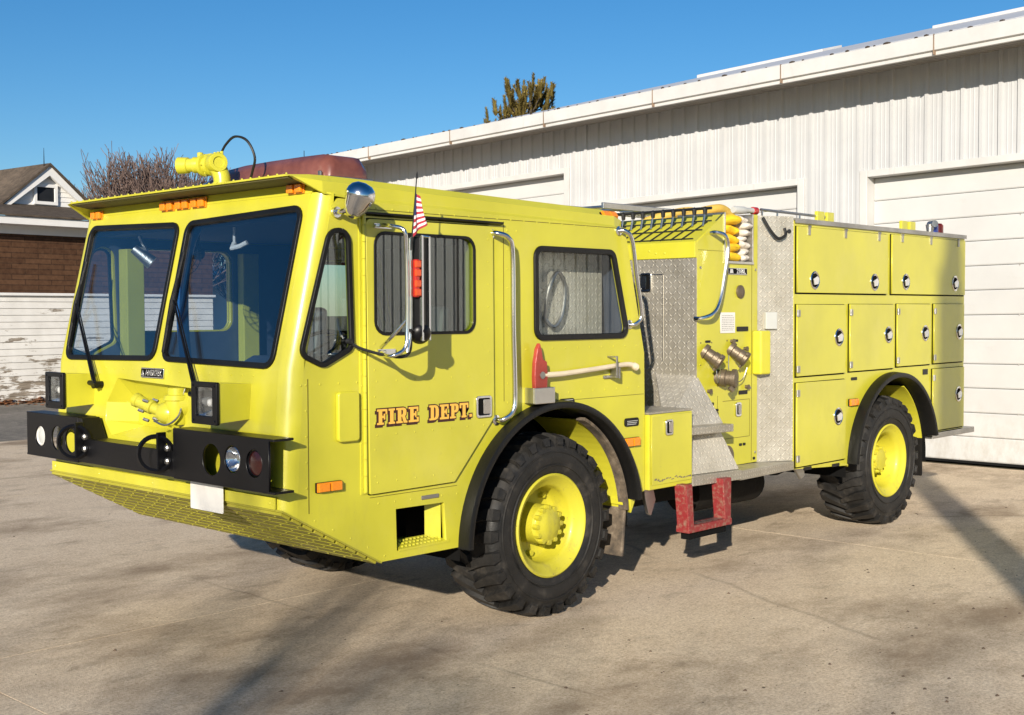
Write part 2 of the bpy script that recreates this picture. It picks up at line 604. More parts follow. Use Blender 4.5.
def shingle_wall():
    m = NT('brown_shingle_siding')
    c0 = m.coord('Object')
    br = m.n('ShaderNodeTexBrick', i_Scale=1.0)
    m.l(m.mapping(c0, (1, 1, 1), (0, 0, 0), (R(90), 0, 0)), br.inputs['Vector'])
    br.inputs['Brick Width'].default_value = .62
    br.inputs['Row Height'].default_value = .115
    br.inputs['Mortar Size'].default_value = .012
    br.inputs['Color1'].default_value = (.062, .028, .014, 1)
    br.inputs['Color2'].default_value = (.125, .062, .032, 1)
    br.inputs['Mortar'].default_value = (.02, .011, .007, 1)
    br.inputs['Bias'].default_value = -.1
    c = m.mix(.45, br.outputs['Color'], m.ramp(m.noise(9, 5, .7, c0), [(.3, (.035, .016, .009)), (.7, (.14, .075, .042))]))
    m.bsdf(c, .85, 0, m.bump(br.outputs['Fac'], -.5, .02), .2)
    return m.m
M['shingle'] = shingle_wall()

def peeling():
    m = NT('peeling_white_clapboard')
    c0 = m.coord('Object')
    sep = m.n('ShaderNodeSeparateXYZ'); m.l(c0, sep.inputs[0])
    f = m.noise(1.6, 7, .72, m.mapping(c0, (.7, 1, 4.0)))
    low = m.n('ShaderNodeMapRange'); m.l(sep.outputs[2], low.inputs[0])
    low.inputs[1].default_value = 2.3; low.inputs[2].default_value = 0.0
    low.inputs[3].default_value = -.05; low.inputs[4].default_value = .13
    f2 = m.math('ADD', f, low.outputs[0])
    k = m.ramp(f2, [(.60, (0, 0, 0)), (.63, (1, 1, 1))])
    wood = m.ramp(m.noise(14, 4, .6, m.mapping(c0, (.3, 1, 3))), [(.3, (.16, .13, .10)), (.7, (.34, .29, .23))])
    wh = m.ramp(m.noise(2, 4, .6, c0), [(.3, (.62, .60, .56)), (.7, (.76, .74, .70))])
    m.bsdf(m.mix(k, wh, wood), .8, 0, m.bump(k, -.3, .01), .2)
    return m.m
M['peel'] = peeling()
M['housewhite'] = plain('white_house_siding', (.74, .73, .71), .7, 0, .04)
M['roof'] = ground_mat('asphalt_shingle_roof', [(.35, (.045, .035, .028)), (.5, (.085, .066, .05)), (.65, (.15, .115, .085))], 9, .4)
M['winglass'] = plain('house_window_glass', (.02, .022, .026), .12, 0, .2)
M['bark'] = ground_mat('grey_bark', [(.35, (.07, .058, .05)), (.5, (.13, .11, .095)), (.65, (.20, .17, .15))], 20)
M['twig'] = plain('bare_twigs', (.14, .095, .08), .8, 0, .35)
M['needle'] = plain('pine_needles', (.20, .15, .035), .7, 0, .5)
M['leaf'] = plain('dead_leaves', (.20, .085, .035), .8, 0, .6)

# ------------------------------------------------------------------ camera
cam = bpy.data.cameras.new('camera')
cam.sensor_width = 36
cam.lens = 1234.66*36/1024
cam.clip_end = 3000
co = bpy.data.objects.new('camera', cam)
C.objects.link(co)
yaw, pitch, roll = R(-46.629), R(-2.091), R(-.216)
f = Vector((math.sin(-yaw)*math.cos(pitch), math.cos(-yaw)*math.cos(pitch), math.sin(pitch)))
s = f.cross(Vector((0, 0, 1))).normalized(); u = s.cross(f)
s2 = s*math.cos(roll)+u*math.sin(roll); u2 = -s*math.sin(roll)+u*math.cos(roll)
m4 = Matrix((s2, u2, -f)).transposed().to_4x4()
m4.translation = (-3.631, -4.995, 1.881)
co.matrix_world = m4
cam.shift_y = 0
sc.camera = co

# ------------------------------------------------------------------ light
SUN_AZ = R(33)     # heading the light travels, from +x toward +y
SUN_EL = R(18)
ld = Vector((math.cos(SUN_AZ)*math.cos(SUN_EL), math.sin(SUN_AZ)*math.cos(SUN_EL), -math.sin(SUN_EL)))
sl = bpy.data.lights.new('sun', 'SUN')
sl.energy = 5.0
sl.angle = R(.53)
sl.color = (1, .91, .775)
so = bpy.data.objects.new('sun', sl)
C.objects.link(so)
so.rotation_euler = ld.to_track_quat('-Z', 'Y').to_euler()
w = bpy.data.worlds.new('World')
sc.world = w
w.use_nodes = True
nt = w.node_tree
bg = nt.nodes['Background']
sky = nt.nodes.new('ShaderNodeTexSky')
sky.sky_type = 'NISHITA'
sky.sun_disc = False
sky.sun_elevation = SUN_EL
sky.sun_rotation = math.atan2(-ld.x, -ld.y)
sky.altitude = 200
sky.air_density = 1.0
sky.dust_density = .3
sky.ozone_density = 4.5
hs = nt.nodes.new('ShaderNodeHueSaturation')
hs.inputs['Saturation'].default_value = 1.22
hs.inputs['Value'].default_value = 1.0
nt.links.new(sky.outputs[0], hs.inputs['Color'])
nt.links.new(hs.outputs[0], bg.inputs[0])
bg.inputs[1].default_value = .078
sc.view_settings.view_transform = 'Standard'
sc.view_settings.look = 'None'
sc.view_settings.gamma = 1
sc.view_settings.exposure = .50

# ================================================================== SETTING
bm = B(); box(bm, -400, 600, -400, 600, -.6, -.03)
struct('ground', bm, M['earth'])
bm = B(); box(bm, -60, 11.05, 13.0, 20.4, -.3, -.012)
struct('alley', bm, M['alley'])
# concrete pad of separate slabs with open joints
bm = B()
xs = [-20.0, -13.8, -7.4, -.965, 5.47, 11.02]
ys = [-17.6, -11.2, -4.8, 1.64, 7.5, 13.0]
gp = .0035
for i in range(len(xs)-1):
    for j in range(len(ys)-1):
        box(bm, xs[i]+gp, xs[i+1]-gp, ys[j]+gp, ys[j+1]-gp, -.15, 0)
struct('concrete_pad', bm, M['concrete'])
bm = B(); box(bm, -20, 11.02, -17.6, 13.0, -.2, -.014)
struct('joint_filler', bm, plain('joint_filler', (.10, .08, .06), .9))

# ------------------------------------------------------------------ fire station
WX = 11.1
def shear(me):
    for v in me.vertices:
        v.co.z *= (1-.0065*v.co.y) if v.co.z > .3 else 1
def sobj(*a, **k):
    o = obj(*a, **k)
    shear(o.data)
    return o
station = thing('fire_station', 'long white ribbed metal garage building with roll-up doors behind the truck', 'building', (WX, 5, 0))
Y0, Y1 = -23.0, 12.75
ZT = 5.05
def siding(bm, y0, y1, z0, z1):
    """ribbed sheet, ribs every .229 m on a common grid"""
    prof = []
    k = math.floor(y0/.229)-1
    ys_ = [(y0, 0.0)]
    while k*.229 < y1:
        c = k*.229
        for dy, h in ((-.036, 0), (-.020, .030), (.020, .030), (.036, 0), (.085, 0), (.09, .004), (.10, .004), (.105, 0), (.14, 0), (.145, .004), (.155, .004), (.16, 0)):
            y = c+dy
            if y0 < y < y1:
                ys_.append((y, h))
        k += 1
    ys_.append((y1, 0))
    ys_.sort()
    a = [bm.verts.new((WX-h, y, z0)) for y, h in ys_]
    b = [bm.verts.new((WX-h, y, z1)) for y, h in ys_]
    for i in range(len(ys_)-1):
        bm.faces.new((a[i], a[i+1], b[i+1], b[i]))
doors = [(-5.9, -2.2, 3.66), (-1.15, 2.614, 3.66), (3.625, 7.2, 3.655), (7.76, 11.3, 4.27)]
bm = B()
prev = Y0
for a, b, h in doors:
    siding(bm, prev, a-.1, 0, ZT)
    siding(bm, a-.1, b+.1, h+.08, ZT)
    prev = b+.1
siding(bm, prev, Y1, 0, ZT)
o = sobj('wall', bm, M['siding'], station)
sd = o.modifiers.new('thick', 'SOLIDIFY'); sd.thickness = .02; sd.offset = 1
# left end wall, back wall and the inner shell
bm = B()
box(bm, WX+.03, WX+18, Y1-.06, Y1, 0, ZT)
box(bm, WX+.03, WX+18, Y0, Y0+.06, 0, ZT)
box(bm, WX+18, WX+18.06, Y0, Y1, 0, ZT)
sobj('end_wall', bm, M['siding'], station)
bm = B()
for a, b, h in doors:
    # jamb and head flashing
    box(bm, WX-.035, WX+.22, a-.105, a, 0, h+.09)
    box(bm, WX-.035, WX+.22, b, b+.105, 0, h+.09)
    box(bm, WX-.037, WX+.22, a, b, h, h+.088)
sobj('door_trim', bm, M['trim'], station, bevel=.006)
for a, b, h in doors:
    bm = B()
    n = int(round(h/.3))
    for k in range(n):
        z0 = .03+k*(h-.03)/n; z1 = .03+(k+1)*(h-.03)/n
        joint = .0045 if k % 2 else .002
        prism(bm, [(WX+.17, z0+joint), (WX+.162, z0+joint+.014), (WX+.162, z1-joint-.014), (WX+.17, z1-joint), (WX+.2, z1-joint), (WX+.2, z0+joint)],
              lambda x, z: (x, a+.003, z), lambda x, z: (x, b-.003, z))
    d = sobj('garage_door', bm, M['gdoor'], station)
    bm = B(); box(bm, WX+.165, WX+.2, a+.003, b-.003, 0, .028)
    sobj('bottom_seal', bm, M['rubber'], d)
    bm = B(); box(bm, WX+.19, WX+.21, a, b, .02, h)
    sobj('backing', bm, M['dkgap'], d)
    for z_ in (.62, 1.22, 1.82, 2.42, 3.02):
        if z_ < h-.3:
            for fy in (.5, .38):
                bm = B(); bmesh.ops.create_uvsphere(bm, u_segments=8, v_segments=5, radius=.009, matrix=Matrix.Translation((WX+.160, a+(b-a)*fy, z_+.02)))
                sobj('rivet', bm, M['soffit'], d)
# soffit, fascia gutter, roof
bm = B(); box(bm, WX-.80, WX+.1, Y0-.3, Y1+.80, ZT-.05, ZT-.02)
for k in range(9):
    box(bm, WX-.79+k*.085, WX-.785+k*.085, Y0-.3, Y1+.79, ZT-.056, ZT-.05)
sobj('soffit', bm, M['soffit'], station)
bm = B()
prism(bm, [(WX-.80, 4.90), (WX-.80, 4.945), (WX-.84, 4.955), (WX-.845, 5.13), (WX-.82, 5.14), (WX-.79, 5.12), (WX-.76, 4.90)],
      lambda x, z: (x, Y0-.3, z), lambda x, z: (x, Y1+.85, z))
g = sobj('gutter', bm, M['trim'], station, bevel=.004)
bm = B()
yy = Y0
rusty = plain('rusty_seam', (.22, .15, .10), .7, 0, .4)
while yy < Y1:
    yy += 2.03
    bm = B(); box(bm, WX-.850, WX-.795, yy, yy+.012, 4.90, 5.14)
    sobj('gutter_seam', bm, rusty, g)
bm = B()
rnd = random.Random(3)
yy = Y0
while yy < Y1+.3:
    yy += rnd.uniform(.05, .42)
    rr = rnd.uniform(.008, .026)
    bmesh.ops.create_icosphere(bm, subdivisions=1, radius=rr, matrix=Matrix.Translation((WX-.825+rnd.uniform(-.01, .01), yy, 5.142)) @ Matrix.Diagonal((1, rnd.uniform(1, 2.6), .8, 1)))
sobj('gutter_debris', bm, plain('dark_debris', (.05, .035, .025), .9), g)['kind'] = 'stuff'
bm = B()
RS = math.tan(R(14.4))
prism(bm, [(WX-.80, 5.10), (WX-.80, 5.125), (WX+9, 5.125+9.8*RS), (WX+18.5, 5.125+.3), (WX+18.5, 5.08), (WX+9, 5.09+9.8*RS)],
      lambda x, z: (x, Y0-.3, z), lambda x, z: (x, Y1+.82, z))
yy = Y0
while yy < Y1+.2:
    x0, x1 = WX-.8, WX+8.9
    z0 = 5.126; z1 = 5.126+9.7*RS
    hexa(bm, [(x0, yy, z0), (x1, yy, z1), (x1, yy+.04, z1), (x0, yy+.04, z0), (x0, yy+.01, z0+.022), (x1, yy+.01, z1+.022), (x1, yy+.03, z1+.022), (x0, yy+.03, z0+.022)])
    yy += .3
sobj('roof', bm, M['roofmetal'], station)
for ya, yb in ((4.35, 6.6), (-1.5, 2.65)):
    bm = B()
    xa, xb = WX+1.9, WX+2.5
    za = 5.125+(xa-WX+.8)*RS
    zb = 5.125+(xb-WX+.8)*RS
    hexa(bm, [(xa, ya, za), (xb, ya, zb), (xb, yb, zb), (xa, yb, za), (xa, ya, za+.13), (xb, ya, zb+.13), (xb, yb, zb+.13), (xa, yb, za+.13)])
    sobj('raised_roof_panel', bm, M['roofmetal'], station, bevel=.01)

# ------------------------------------------------------------------ old brown and white house at the left
HA = R(5)
def house(name, label, loc, rot):
    return thing(name, label, 'house', loc, None, rot)
def hobj(name, bm, mat, parent, **k):
    WORLD_AT[parent] = (0, 0, 0)
    o = obj(name, bm, mat, parent, **k)
    WORLD_AT[o] = (0, 0, 0)
    return o
h1 = house('old_house', 'brown shingled house with peeling white clapboards and a gabled dormer, left of the truck', (7.92, 20.88, -.02), HA)
bm = B()
# clapboards as tilted boards
z = 0.0
while z < 2.28:
    z2 = min(z+.145, 2.3)
    hexa(bm, [(-26, -.022, z), (5.6, -.022, z), (5.6, .1, z), (-26, .1, z), (-26, -.004, z2), (5.6, -.004, z2), (5.6, .1, z2), (-26, .1, z2)])
    z += .145
box(bm, -26, 5.6, .1, 8, 0, 2.3)
hobj('lower_wall', bm, M['peel'], h1)
bm = B(); box(bm, -26, 5.6, -.02, 8, 2.36, 3.80)
hobj('upper_wall', bm, M['shingle'], h1)
bm = B(); box(bm, -26.05, 5.65, -.075, .2, 2.30, 2.36)
hobj('belt_board', bm, M['housewhite'], h1, bevel=.01)
bm = B()
box(bm, -26.2, 5.9, -.42, .3, 3.80, 3.83)
box(bm, -26.2, 5.9, -.47, -.42, 3.80, 3.96)
box(bm, -26.2, 5.9, -.035, -.021, 3.62, 3.80)
hobj('eave_board', bm, M['housewhite'], h1)
bm = B()
hexa(bm, [(-26.2, -.52, 3.965), (5.9, -.52, 3.965), (5.9, 1.35, 4.42), (-26.2, 1.35, 4.42), (-26.2, -.52, 4.0), (5.9, -.52, 4.0), (5.9, 1.35, 4.47), (-26.2, 1.35, 4.47)])
# main roof behind, ridge along the house
hexa(bm, [(-26.2, 1.3, 4.40), (3.9, 1.3, 4.40), (2.1, 5.4, 5.55), (-26.2, 5.4, 5.55), (-26.2, 1.3, 4.50), (3.9, 1.3, 4.50), (2.1, 5.4, 5.65), (-26.2, 5.4, 5.65)])
hexa(bm, [(-26.2, 5.4, 5.55), (2.1, 5.4, 5.55), (3.9, 9.4, 4.3), (-26.2, 9.4, 4.3), (-26.2, 5.4, 5.65), (2.1, 5.4, 5.65), (3.9, 9.4, 4.4), (-26.2, 9.4, 4.4)])
hobj('roof', bm, M['roof'], h1)
# dormer gable
gx, gz0, gz1, gw = 1.68, 4.24, 5.12, 1.10
dm_ = B()
z = gz0
while z < gz1-.03:
    z2 = z+.11
    wa = gw*(gz1-z)/(gz1-gz0); wb = max(gw*(gz1-z2)/(gz1-gz0), .005)
    hexa(dm_, [(gx-wa, .85, z), (gx+wa, .85, z), (gx+wa, 1.1, z), (gx-wa, 1.1, z), (gx-wb, .865, z2), (gx+wb, .865, z2), (gx+wb, 1.1, z2), (gx-wb, 1.1, z2)])
    z = z2
dorm = hobj('dormer', dm_, M['housewhite'], h1)
rk = B()
for sgn in (-1, 1):
    x1_ = gx+sgn*(gw+.18)
    z1_ = gz0-.02
    p = [(x1_, z1_-.06), (gx, gz1+.12), (gx, gz1-.10), (x1_-sgn*.14, z1_-.06)]
    prism(rk, [(a, b) for a, b in p], lambda x, z: (x, .70, z), lambda x, z: (x, .78, z))
hobj('rake_board', rk, M['housewhite'], dorm)
rf = B()
for sgn in (-1, 1):
    x1_ = gx+sgn*(gw+.26)
    z1_ = gz0-.10
    hexa(rf, [(gx, .66, gz1+.12), (x1_, .66, z1_), (x1_, 4.5, z1_), (gx, 4.5, gz1+.12), (gx, .66, gz1+.18), (x1_, .66, z1_+.06), (x1_, 4.5, z1_+.06), (gx, 4.5, gz1+.18)])
hobj('dormer_roof', rf, M['roof'], dorm)
wf = B()
wx0, wx1, wz0, wz1 = gx-.26, gx+.18, 4.44, 4.76
for a in ((wx0-.07, wx1+.07, wz0-.07, wz0), (wx0-.07, wx1+.07, wz1, wz1+.07), (wx0-.07, wx0, wz0, wz1), (wx1, wx1+.07, wz0, wz1)):
    box(wf, a[0], a[1], .80, .87, a[2], a[3])
wfo = hobj('window', wf, M['housewhite'], dorm)
pb = B(); box(pb, wx0, wx1, .835, .86, wz0, wz1)
hobj('louvre', pb, M['winglass'], dorm)
rod = B(); cyl(rod, (gx-.08, .8, gz1+.10), (gx-.08, .8, gz1+.52), .012, .004, 6)
hobj('lightning_rod', rod, M['dark'], h1)

# white gabled house seen through the cab
h2 = house('white_house', 'white clapboard house with a low gable, seen through the cab windows', (22.4, 42.6, -.02), R(-52))
bm = B()
z = 0.0
while z < 3.1:
    hexa(bm, [(-5, -.02, z), (4.2, -.02, z), (4.2, .1, z), (-5, .1, z), (-5, 0, z+.16), (4.2, 0, z+.16), (4.2, .1, z+.16), (-5, .1, z+.16)])
    z += .16
prism(bm, [(-5, 0), (4.2, 0), (4.2, 3.1), (-.4, 4.7), (-5, 3.1)], lambda x, z: (x, .02, z), lambda x, z: (x, 9, z))
hobj('wall', bm, M['housewhite'], h2)
bm = B()
for a, b in (((-5.4, 2.95), (-.4, 4.75)), ((-.4, 4.75), (4.6, 2.95))):
    hexa(bm, [(a[0], -.35, a[1]), (b[0], -.35, b[1]), (b[0], 9.3, b[1]), (a[0], 9.3, a[1]), (a[0], -.35, a[1]+.2), (b[0], -.35, b[1]+.2), (b[0], 9.3, b[1]+.2), (a[0], 9.3, a[1]+.2)])
hobj('roof', bm, [M['housewhite']], h2)

# leaf litter at the foot of the old house
bm = B()
rnd = random.Random(5)
ca, sa = math.cos(HA), math.sin(HA)
for k in range(2600):
    uu = rnd.uniform(-12, 6); vv = -abs(rnd.gauss(0, .28))-.03
    if rnd.random() < .12:
        vv = -rnd.uniform(0, 1.3)
    px, py = 7.92+uu*ca-vv*sa, 20.88+uu*sa+vv*ca
    r_ = rnd.uniform(.03, .07); a_ = rnd.uniform(0, 6.28); tz = rnd.uniform(-.5, .5)
    zz = -.01+rnd.uniform(0, .09)*max(0, 1+vv/.5)
    q = [(px+r_*math.cos(a_+k_), py+r_*math.sin(a_+k_), max(-.02, zz+r_*tz*math.cos(k_))) for k_ in (0, 1.3, 3.1, 4.6)]
    bm.faces.new([bm.verts.new(p) for p in q])
o = obj('fallen_leaves', bm, M['leaf'])
o['kind'] = 'stuff'; tag(o, 'strip of brown fallen leaves along the foot of the old house', 'leaves')

# ------------------------------------------------------------------ trees
def grow(bm, p, d, L, r, depth, rnd, tips, spread=.5, up=.15, kids=(2, 3), seg=6, tw=None, cut=99, thin=.004):
    n = 4
    pts = [p]; q = Vector(p); dd = Vector(d).normalized()
    for k in range(n):
        dd = (dd+Vector((rnd.gauss(0, .09), rnd.gauss(0, .09), rnd.gauss(0, .06)+up*.25))).normalized()
        q = q+dd*L/n
        pts.append(q.copy())
    rr = [max(r*(1-.38*k/n), thin) for k in range(n+1)]
    tgt = bm if depth >= cut or tw is None else tw
    tube(tgt, pts, rr, seg if r > .03 else (4 if r > .012 else 3))
    if depth <= 0:
        tips.append((pts[-1], dd))
        return
    for c in range(rnd.randint(*kids)):
        k = rnd.randint(2, n)
        ax = Vector((rnd.gauss(0, 1), rnd.gauss(0, 1), rnd.gauss(0, .6))).normalized()
        nd = (dd+ax*spread*rnd.uniform(.6, 1.3)+Vector((0, 0, up))).normalized()
        grow(bm, pts[k], nd, L*rnd.uniform(.62, .86), rr[k]*rnd.uniform(.5, .72), depth-1, rnd, tips, spread, up, kids, seg, tw, cut, thin)
    grow(bm, pts[-1], dd, L*rnd.uniform(.7, .85), rr[-1]*.8, depth-1, rnd, tips, spread, up, kids, seg, tw, cut, thin)

def bare_tree(loc, label, h, seed, stems=1, r=.16, spread=.5, up=.2, depth=5, lean=(0, 0), clear=.3, kids=(2, 3), group=None, thin=.004):
    t = thing('bare_tree', label, 'tree', loc, group)
    rnd = random.Random(seed)
    a, b = B(), B()
    for k in range(stems):
        ang = rnd.uniform(0, 6.28)
        d = Vector((math.cos(ang)*.28*(stems > 1)+lean[0], math.sin(ang)*.28*(stems > 1)+lean[1], 1))
        base = Vector((math.cos(ang)*.12*(stems > 1), math.sin(ang)*.12*(stems > 1), -.05))
        if clear and stems == 1:
            top = base+d.normalized()*h*clear
            tube(a, [base, base*.5+top*.5+Vector((.04, -.03, 0)), top], [r*1.15, r*.95, r*.85], 10)
        else:
            top = base
        grow(a, top, d, h*(1-clear)*.30, r*.8, depth, rnd, [], spread, up, kids, 6, b, depth-1, thin)
    WORLD_AT[t] = (0, 0, 0)
    ta = obj('trunk', a, M['bark'], t, smooth=True)
    tb = obj('crown', b, M['twig'], t)
    return t

bare_tree((22.0, 38.2, -.05), 'purple-brown leafless tree with many upright stems behind the old house', 7.5, 11, stems=18, r=.15, spread=.50, up=.15, depth=6, clear=0, kids=(2, 2), thin=.012)
bare_tree((26.5, 38.0, -.05), 'low leafless tree right of the taller bare one, partly behind the roof turret', 5.8, 23, stems=10, r=.17, spread=.5, up=.14, depth=5, clear=0, kids=(2, 2), thin=.015)
bare_tree((30.0, 50.0, -.05), 'leafless tree rising behind the white gabled house, seen through the windshield', 9.0, 31, stems=3, r=.16, spread=.55, up=.12, depth=5, clear=0, kids=(2, 3))

def pine(loc, label, h):
    t = thing('pine_tree', label, 'tree', loc)
    WORLD_AT[t] = (0, 0, 0)
    rnd = random.Random(4)
    a, b = B(), B()
    tube(a, [(0, 0, 0), (.05, 0, h*.5), (0, .04, h*.93)], [.22, .15, .04], 8)
    def tuft(p, d, L, wd):
        d = d.normalized()
        for i in range(int(120*L/.5)):
            tt = rnd.random()
            c = p+d*L*tt
            ax = Vector((rnd.gauss(0, 1), rnd.gauss(0, 1), rnd.gauss(0, 1)))
            ax = (ax-d*ax.dot(d)).normalized()
            n_ = (ax*.75+d*.8).normalized()
            ln = wd*rnd.uniform(.7, 1.25)*(1-.35*tt)
            sd_ = n_.cross(d).normalized()*.022
            e = c+n_*ln
            b.faces.new([b.verts.new(q) for q in (c-sd_, c+sd_, e)])
    for k in range(150):
        z0 = h*rnd.uniform(.45, .93)
        ang = rnd.uniform(0, 2*PI)
        rad = (.75+1.5*(1-(z0/h-.45)/.55))*rnd.uniform(.5, 1.0)
        p0 = Vector((0, 0, z0))
        mid = Vector((math.cos(ang)*rad*.6, math.sin(ang)*rad*.6, z0+rad*.15))
        end = Vector((math.cos(ang)*rad, math.sin(ang)*rad, z0+rad*rnd.uniform(.45, .75)))
        tube(a, [p0, mid, end], [.035, .025, .012], 5)
        for j in range(3):
            q = mid.lerp(end, rnd.uniform(0, 1))
            tuft(q, Vector((math.cos(ang)*.35+rnd.gauss(0, .18), math.sin(ang)*.35+rnd.gauss(0, .18), 1)), rnd.uniform(.3, .55), .17)
        tuft(end-Vector((0, 0, .1)), Vector((math.cos(ang)*.15, math.sin(ang)*.15, 1)), rnd.uniform(.4, .7), .17)
    for k in range(4):
        tuft(Vector((rnd.gauss(0, .2), rnd.gauss(0, .2), h*.9)), Vector((rnd.gauss(0, .2), rnd.gauss(0, .2), 1)), .7, .13)
    obj('trunk', a, M['bark'], t, smooth=True)
    obj('crown', b, M['needle'], t)
    return t
pine((27.4, 23.7, -.05), 'olive green pine top showing above the white metal roof', 9.75)
# trees behind the photographer whose shadows fall on the pad and the rear of the truck
c33, s33 = math.cos(SUN_AZ), math.sin(SUN_AZ)
bare_tree((7.62-17*c33, -17*s33, -.05), 'slim leafless tree on the near side of the pad, standing to the right', 9.5, 5, stems=1, r=.20, spread=.5, up=.2, depth=3, clear=.82, kids=(1, 2), lean=(.01, 0))
bare_tree((1.5-24*c33, 1.5-24*s33, -.05), 'broad leafless tree on the near side of the pad, standing to the left', 9.3, 9, stems=2, r=.32, spread=.75, up=.02, depth=5, clear=0, kids=(2, 3))
bare_tree((3.2-26*c33, -2.2-26*s33, -.05), 'leafless tree on the near side of the pad, standing between the other two', 9.0, 15, stems=2, r=.28, spread=.75, up=.02, depth=5, clear=0, kids=(2, 3))

bm = B()
rnd = random.Random(21)
for k in range(420):
    if k % 3:
        px, py = rnd.gauss(3.2, 2.2), rnd.gauss(-1.6, .9)
    else:
        px, py = rnd.uniform(-3, 10.8), rnd.uniform(-4, 8)
    r_ = rnd.choice([.003, .004, .005, .007, .012]); a_ = rnd.uniform(0, 6.28)
    h_ = r_*rnd.uniform(.3, .9)
    q = [bm.verts.new((px+r_*(1.6 if j == 0 else 1)*math.cos(a_+j*PI/2), py+r_*math.sin(a_+j*PI/2), .0005)) for j in range(4)]
    top = bm.verts.new((px, py, h_))
    for j in range(4):
        bm.faces.new((q[j], q[(j+1) % 4], top))
o = obj('grit', bm, plain('dark_grit', (.11, .075, .05), .9, 0, .5))
o['kind'] = 'stuff'; tag(o, 'small dark grit and leaf crumbs scattered over the concrete', 'grit')

M['darkred'] = plain('dark_red_lens', (.03, .004, .003), .25, 0, .1, .3)

# ================================================================== FIRE TRUCK
W = 2.44
truck = thing('fire_truck', 'lime yellow fire truck with flat slanted cab front parked on the concrete pad', 'fire truck', (4.0, 1.22, 0))
TH = math.atan(.2357)
def xf(z):
    return (z-.905)*.0711 if z < 1.594 else .049+(z-1.594)*.2357
def T(name, bm, mat, parent=truck, **k):
    return obj(name, bm, mat, parent, **k)
def rivets(bm, a, b, step, n, r=.0065):
    a, b = Vector(a), Vector(b)
    k = max(1, int((b-a).length/step))
    for i in range(k+1):
        dome(bm, a.lerp(b, i/k), n, r, .0035)
FW, RWX, RT = 2.036, 6.509, .568
def arc(cx, cz, r, a0, a1, n=26):
    return [(cx+r*math.cos(R(a0+(a1-a0)*k/n)), cz+r*math.sin(R(a0+(a1-a0)*k/n))) for k in range(n+1)]
ZS = 2.443
def zs(x): return 2.47-.018*(x-.28)
# --- cab side shells
side = [(.09, .856), (.642, .555), (1.215, .553)]
side += arc(2.02, .53, .775, 178, 2, 30)
side += [(2.85, .66), (2.94, .69), (2.943, 1.125), (2.936, 1.61), (2.731, zs(2.7)), (.28+.09, zs(.37)), (xf(2.43)+.075, 2.43), (xf(1.594)+.09, 1.594), (.09, .93)]
quarter = rpoly([(.306, 2.305), (.428, 2.305), (.446, 1.70), (.255, 1.612), (.118, 1.672)], [.07, .07, .05, .06, .05])
doorwin = rpoly(rect(.59, 1.768, 1.327, 2.305), .07)
rearwin = rpoly([(1.86, 1.722), (2.758, 1.722), (2.607, 2.27), (1.856, 2.27)], .06)
stephole = [(.748, .598), (1.115, .598), (1.10, .822), (.742, .826)]
sd_near = plate(side, [quarter, doorwin, rearwin, stephole], .03, ymap(.015))
for a, b in (((.12, 0, 1.52), (.48, 0, 1.52)), ((.15, 0, 1.0), (.15, 0, 1.52)), ((.62, 0, 2.43), (2.68, 0, 2.415)), ((1.62, 0, 1.24), (1.62, 0, 2.36)),
             ((1.70, 0, 1.40), (1.70, 0, 2.36)), ((.20, 0, .83), (.66, 0, .585)), ((1.78, 0, 1.66), (2.85, 0, 1.66)), ((1.2, 0, .86), (.62, 0, .87)), ((2.05, 0, 1.385), (2.88, 0, 1.385))):
    rivets(sd_near, a, b, .11, (0, -1, 0))
T('cab_side', sd_near, M['yellow'], bevel=.002, seg=1)
fw2 = [q for q in [quarter, doorwin, rearwin]]
T('cab_side', plate(side, fw2, .03, ymap(W-.015)), M['yellow'])
# seams: thin dark strips on the side
seam_m = plain('seam_dark', (.12, .10, .01), .7)
for q in ((.16, .165, .87, 1.55), (1.585, 1.589, 1.36, 2.41), (.56, 2.72, 2.421, 2.4245), (.56, 1.20, .905, .908), (1.88, 2.93, 1.335, 1.338)):
    bm = B(); box(bm, q[0], q[1], -.0012, .002, q[2], q[3])
    T('panel_seam', bm, seam_m)
# --- rounded front corners, both sides
for near in (True, False):
    bm = B()
    rows = []
    for z in (.905, 1.2, 1.594, 1.9, 2.2, 2.43, 2.495):
        row = []
        for k in range(9):
            a = R(90*k/8)
            rr = .09 if z < 2.46 else .08
            x = xf(z)+rr-rr*math.cos(a)
            y = rr-rr*math.sin(a)
            zz = z-.545*(x) if z < .91 else z
            row.append(bm.verts.new((x, y if near else W-y, zz)))
        rows.append(row)
    for i in range(len(rows)-1):
        for k in range(8):
            bm.faces.new((rows[i][k], rows[i][k+1], rows[i+1][k+1], rows[i+1][k]))
    T('front_corner', bm, M['yellow'], smooth=True, angle=60)
# --- lower front with the recess
def lowmap(u_, v_, w_):
    return (xf(v_)-w_, u_, v_)
rec = [(.84, 1.17), (.84, 1.475), (1.66, 1.505), (1.78, 1.36), (1.78, 1.25), (1.70, 1.17)]
lf = plate(rect(.09, .907, W-.09, 1.594), [rec], .02, lambda a, b, c: (xf(b)+.010-c, a, b))
for a, b in (((xf(1.56), .3, 1.56), (xf(1.56), 1.1, 1.56)), ((xf(1.56), 1.4, 1.56), (xf(1.56), 2.2, 1.56)), ((xf(1.3), 1.88, 1.25), (xf(1.5), 1.88, 1.52)), ((xf(1.3), 1.96, 1.25), (xf(1.5), 1.96, 1.52))):
    rivets(lf, a, b, .09, (-1, 0, 0))
T('front_panel', lf, M['yellow'])
bm = B()
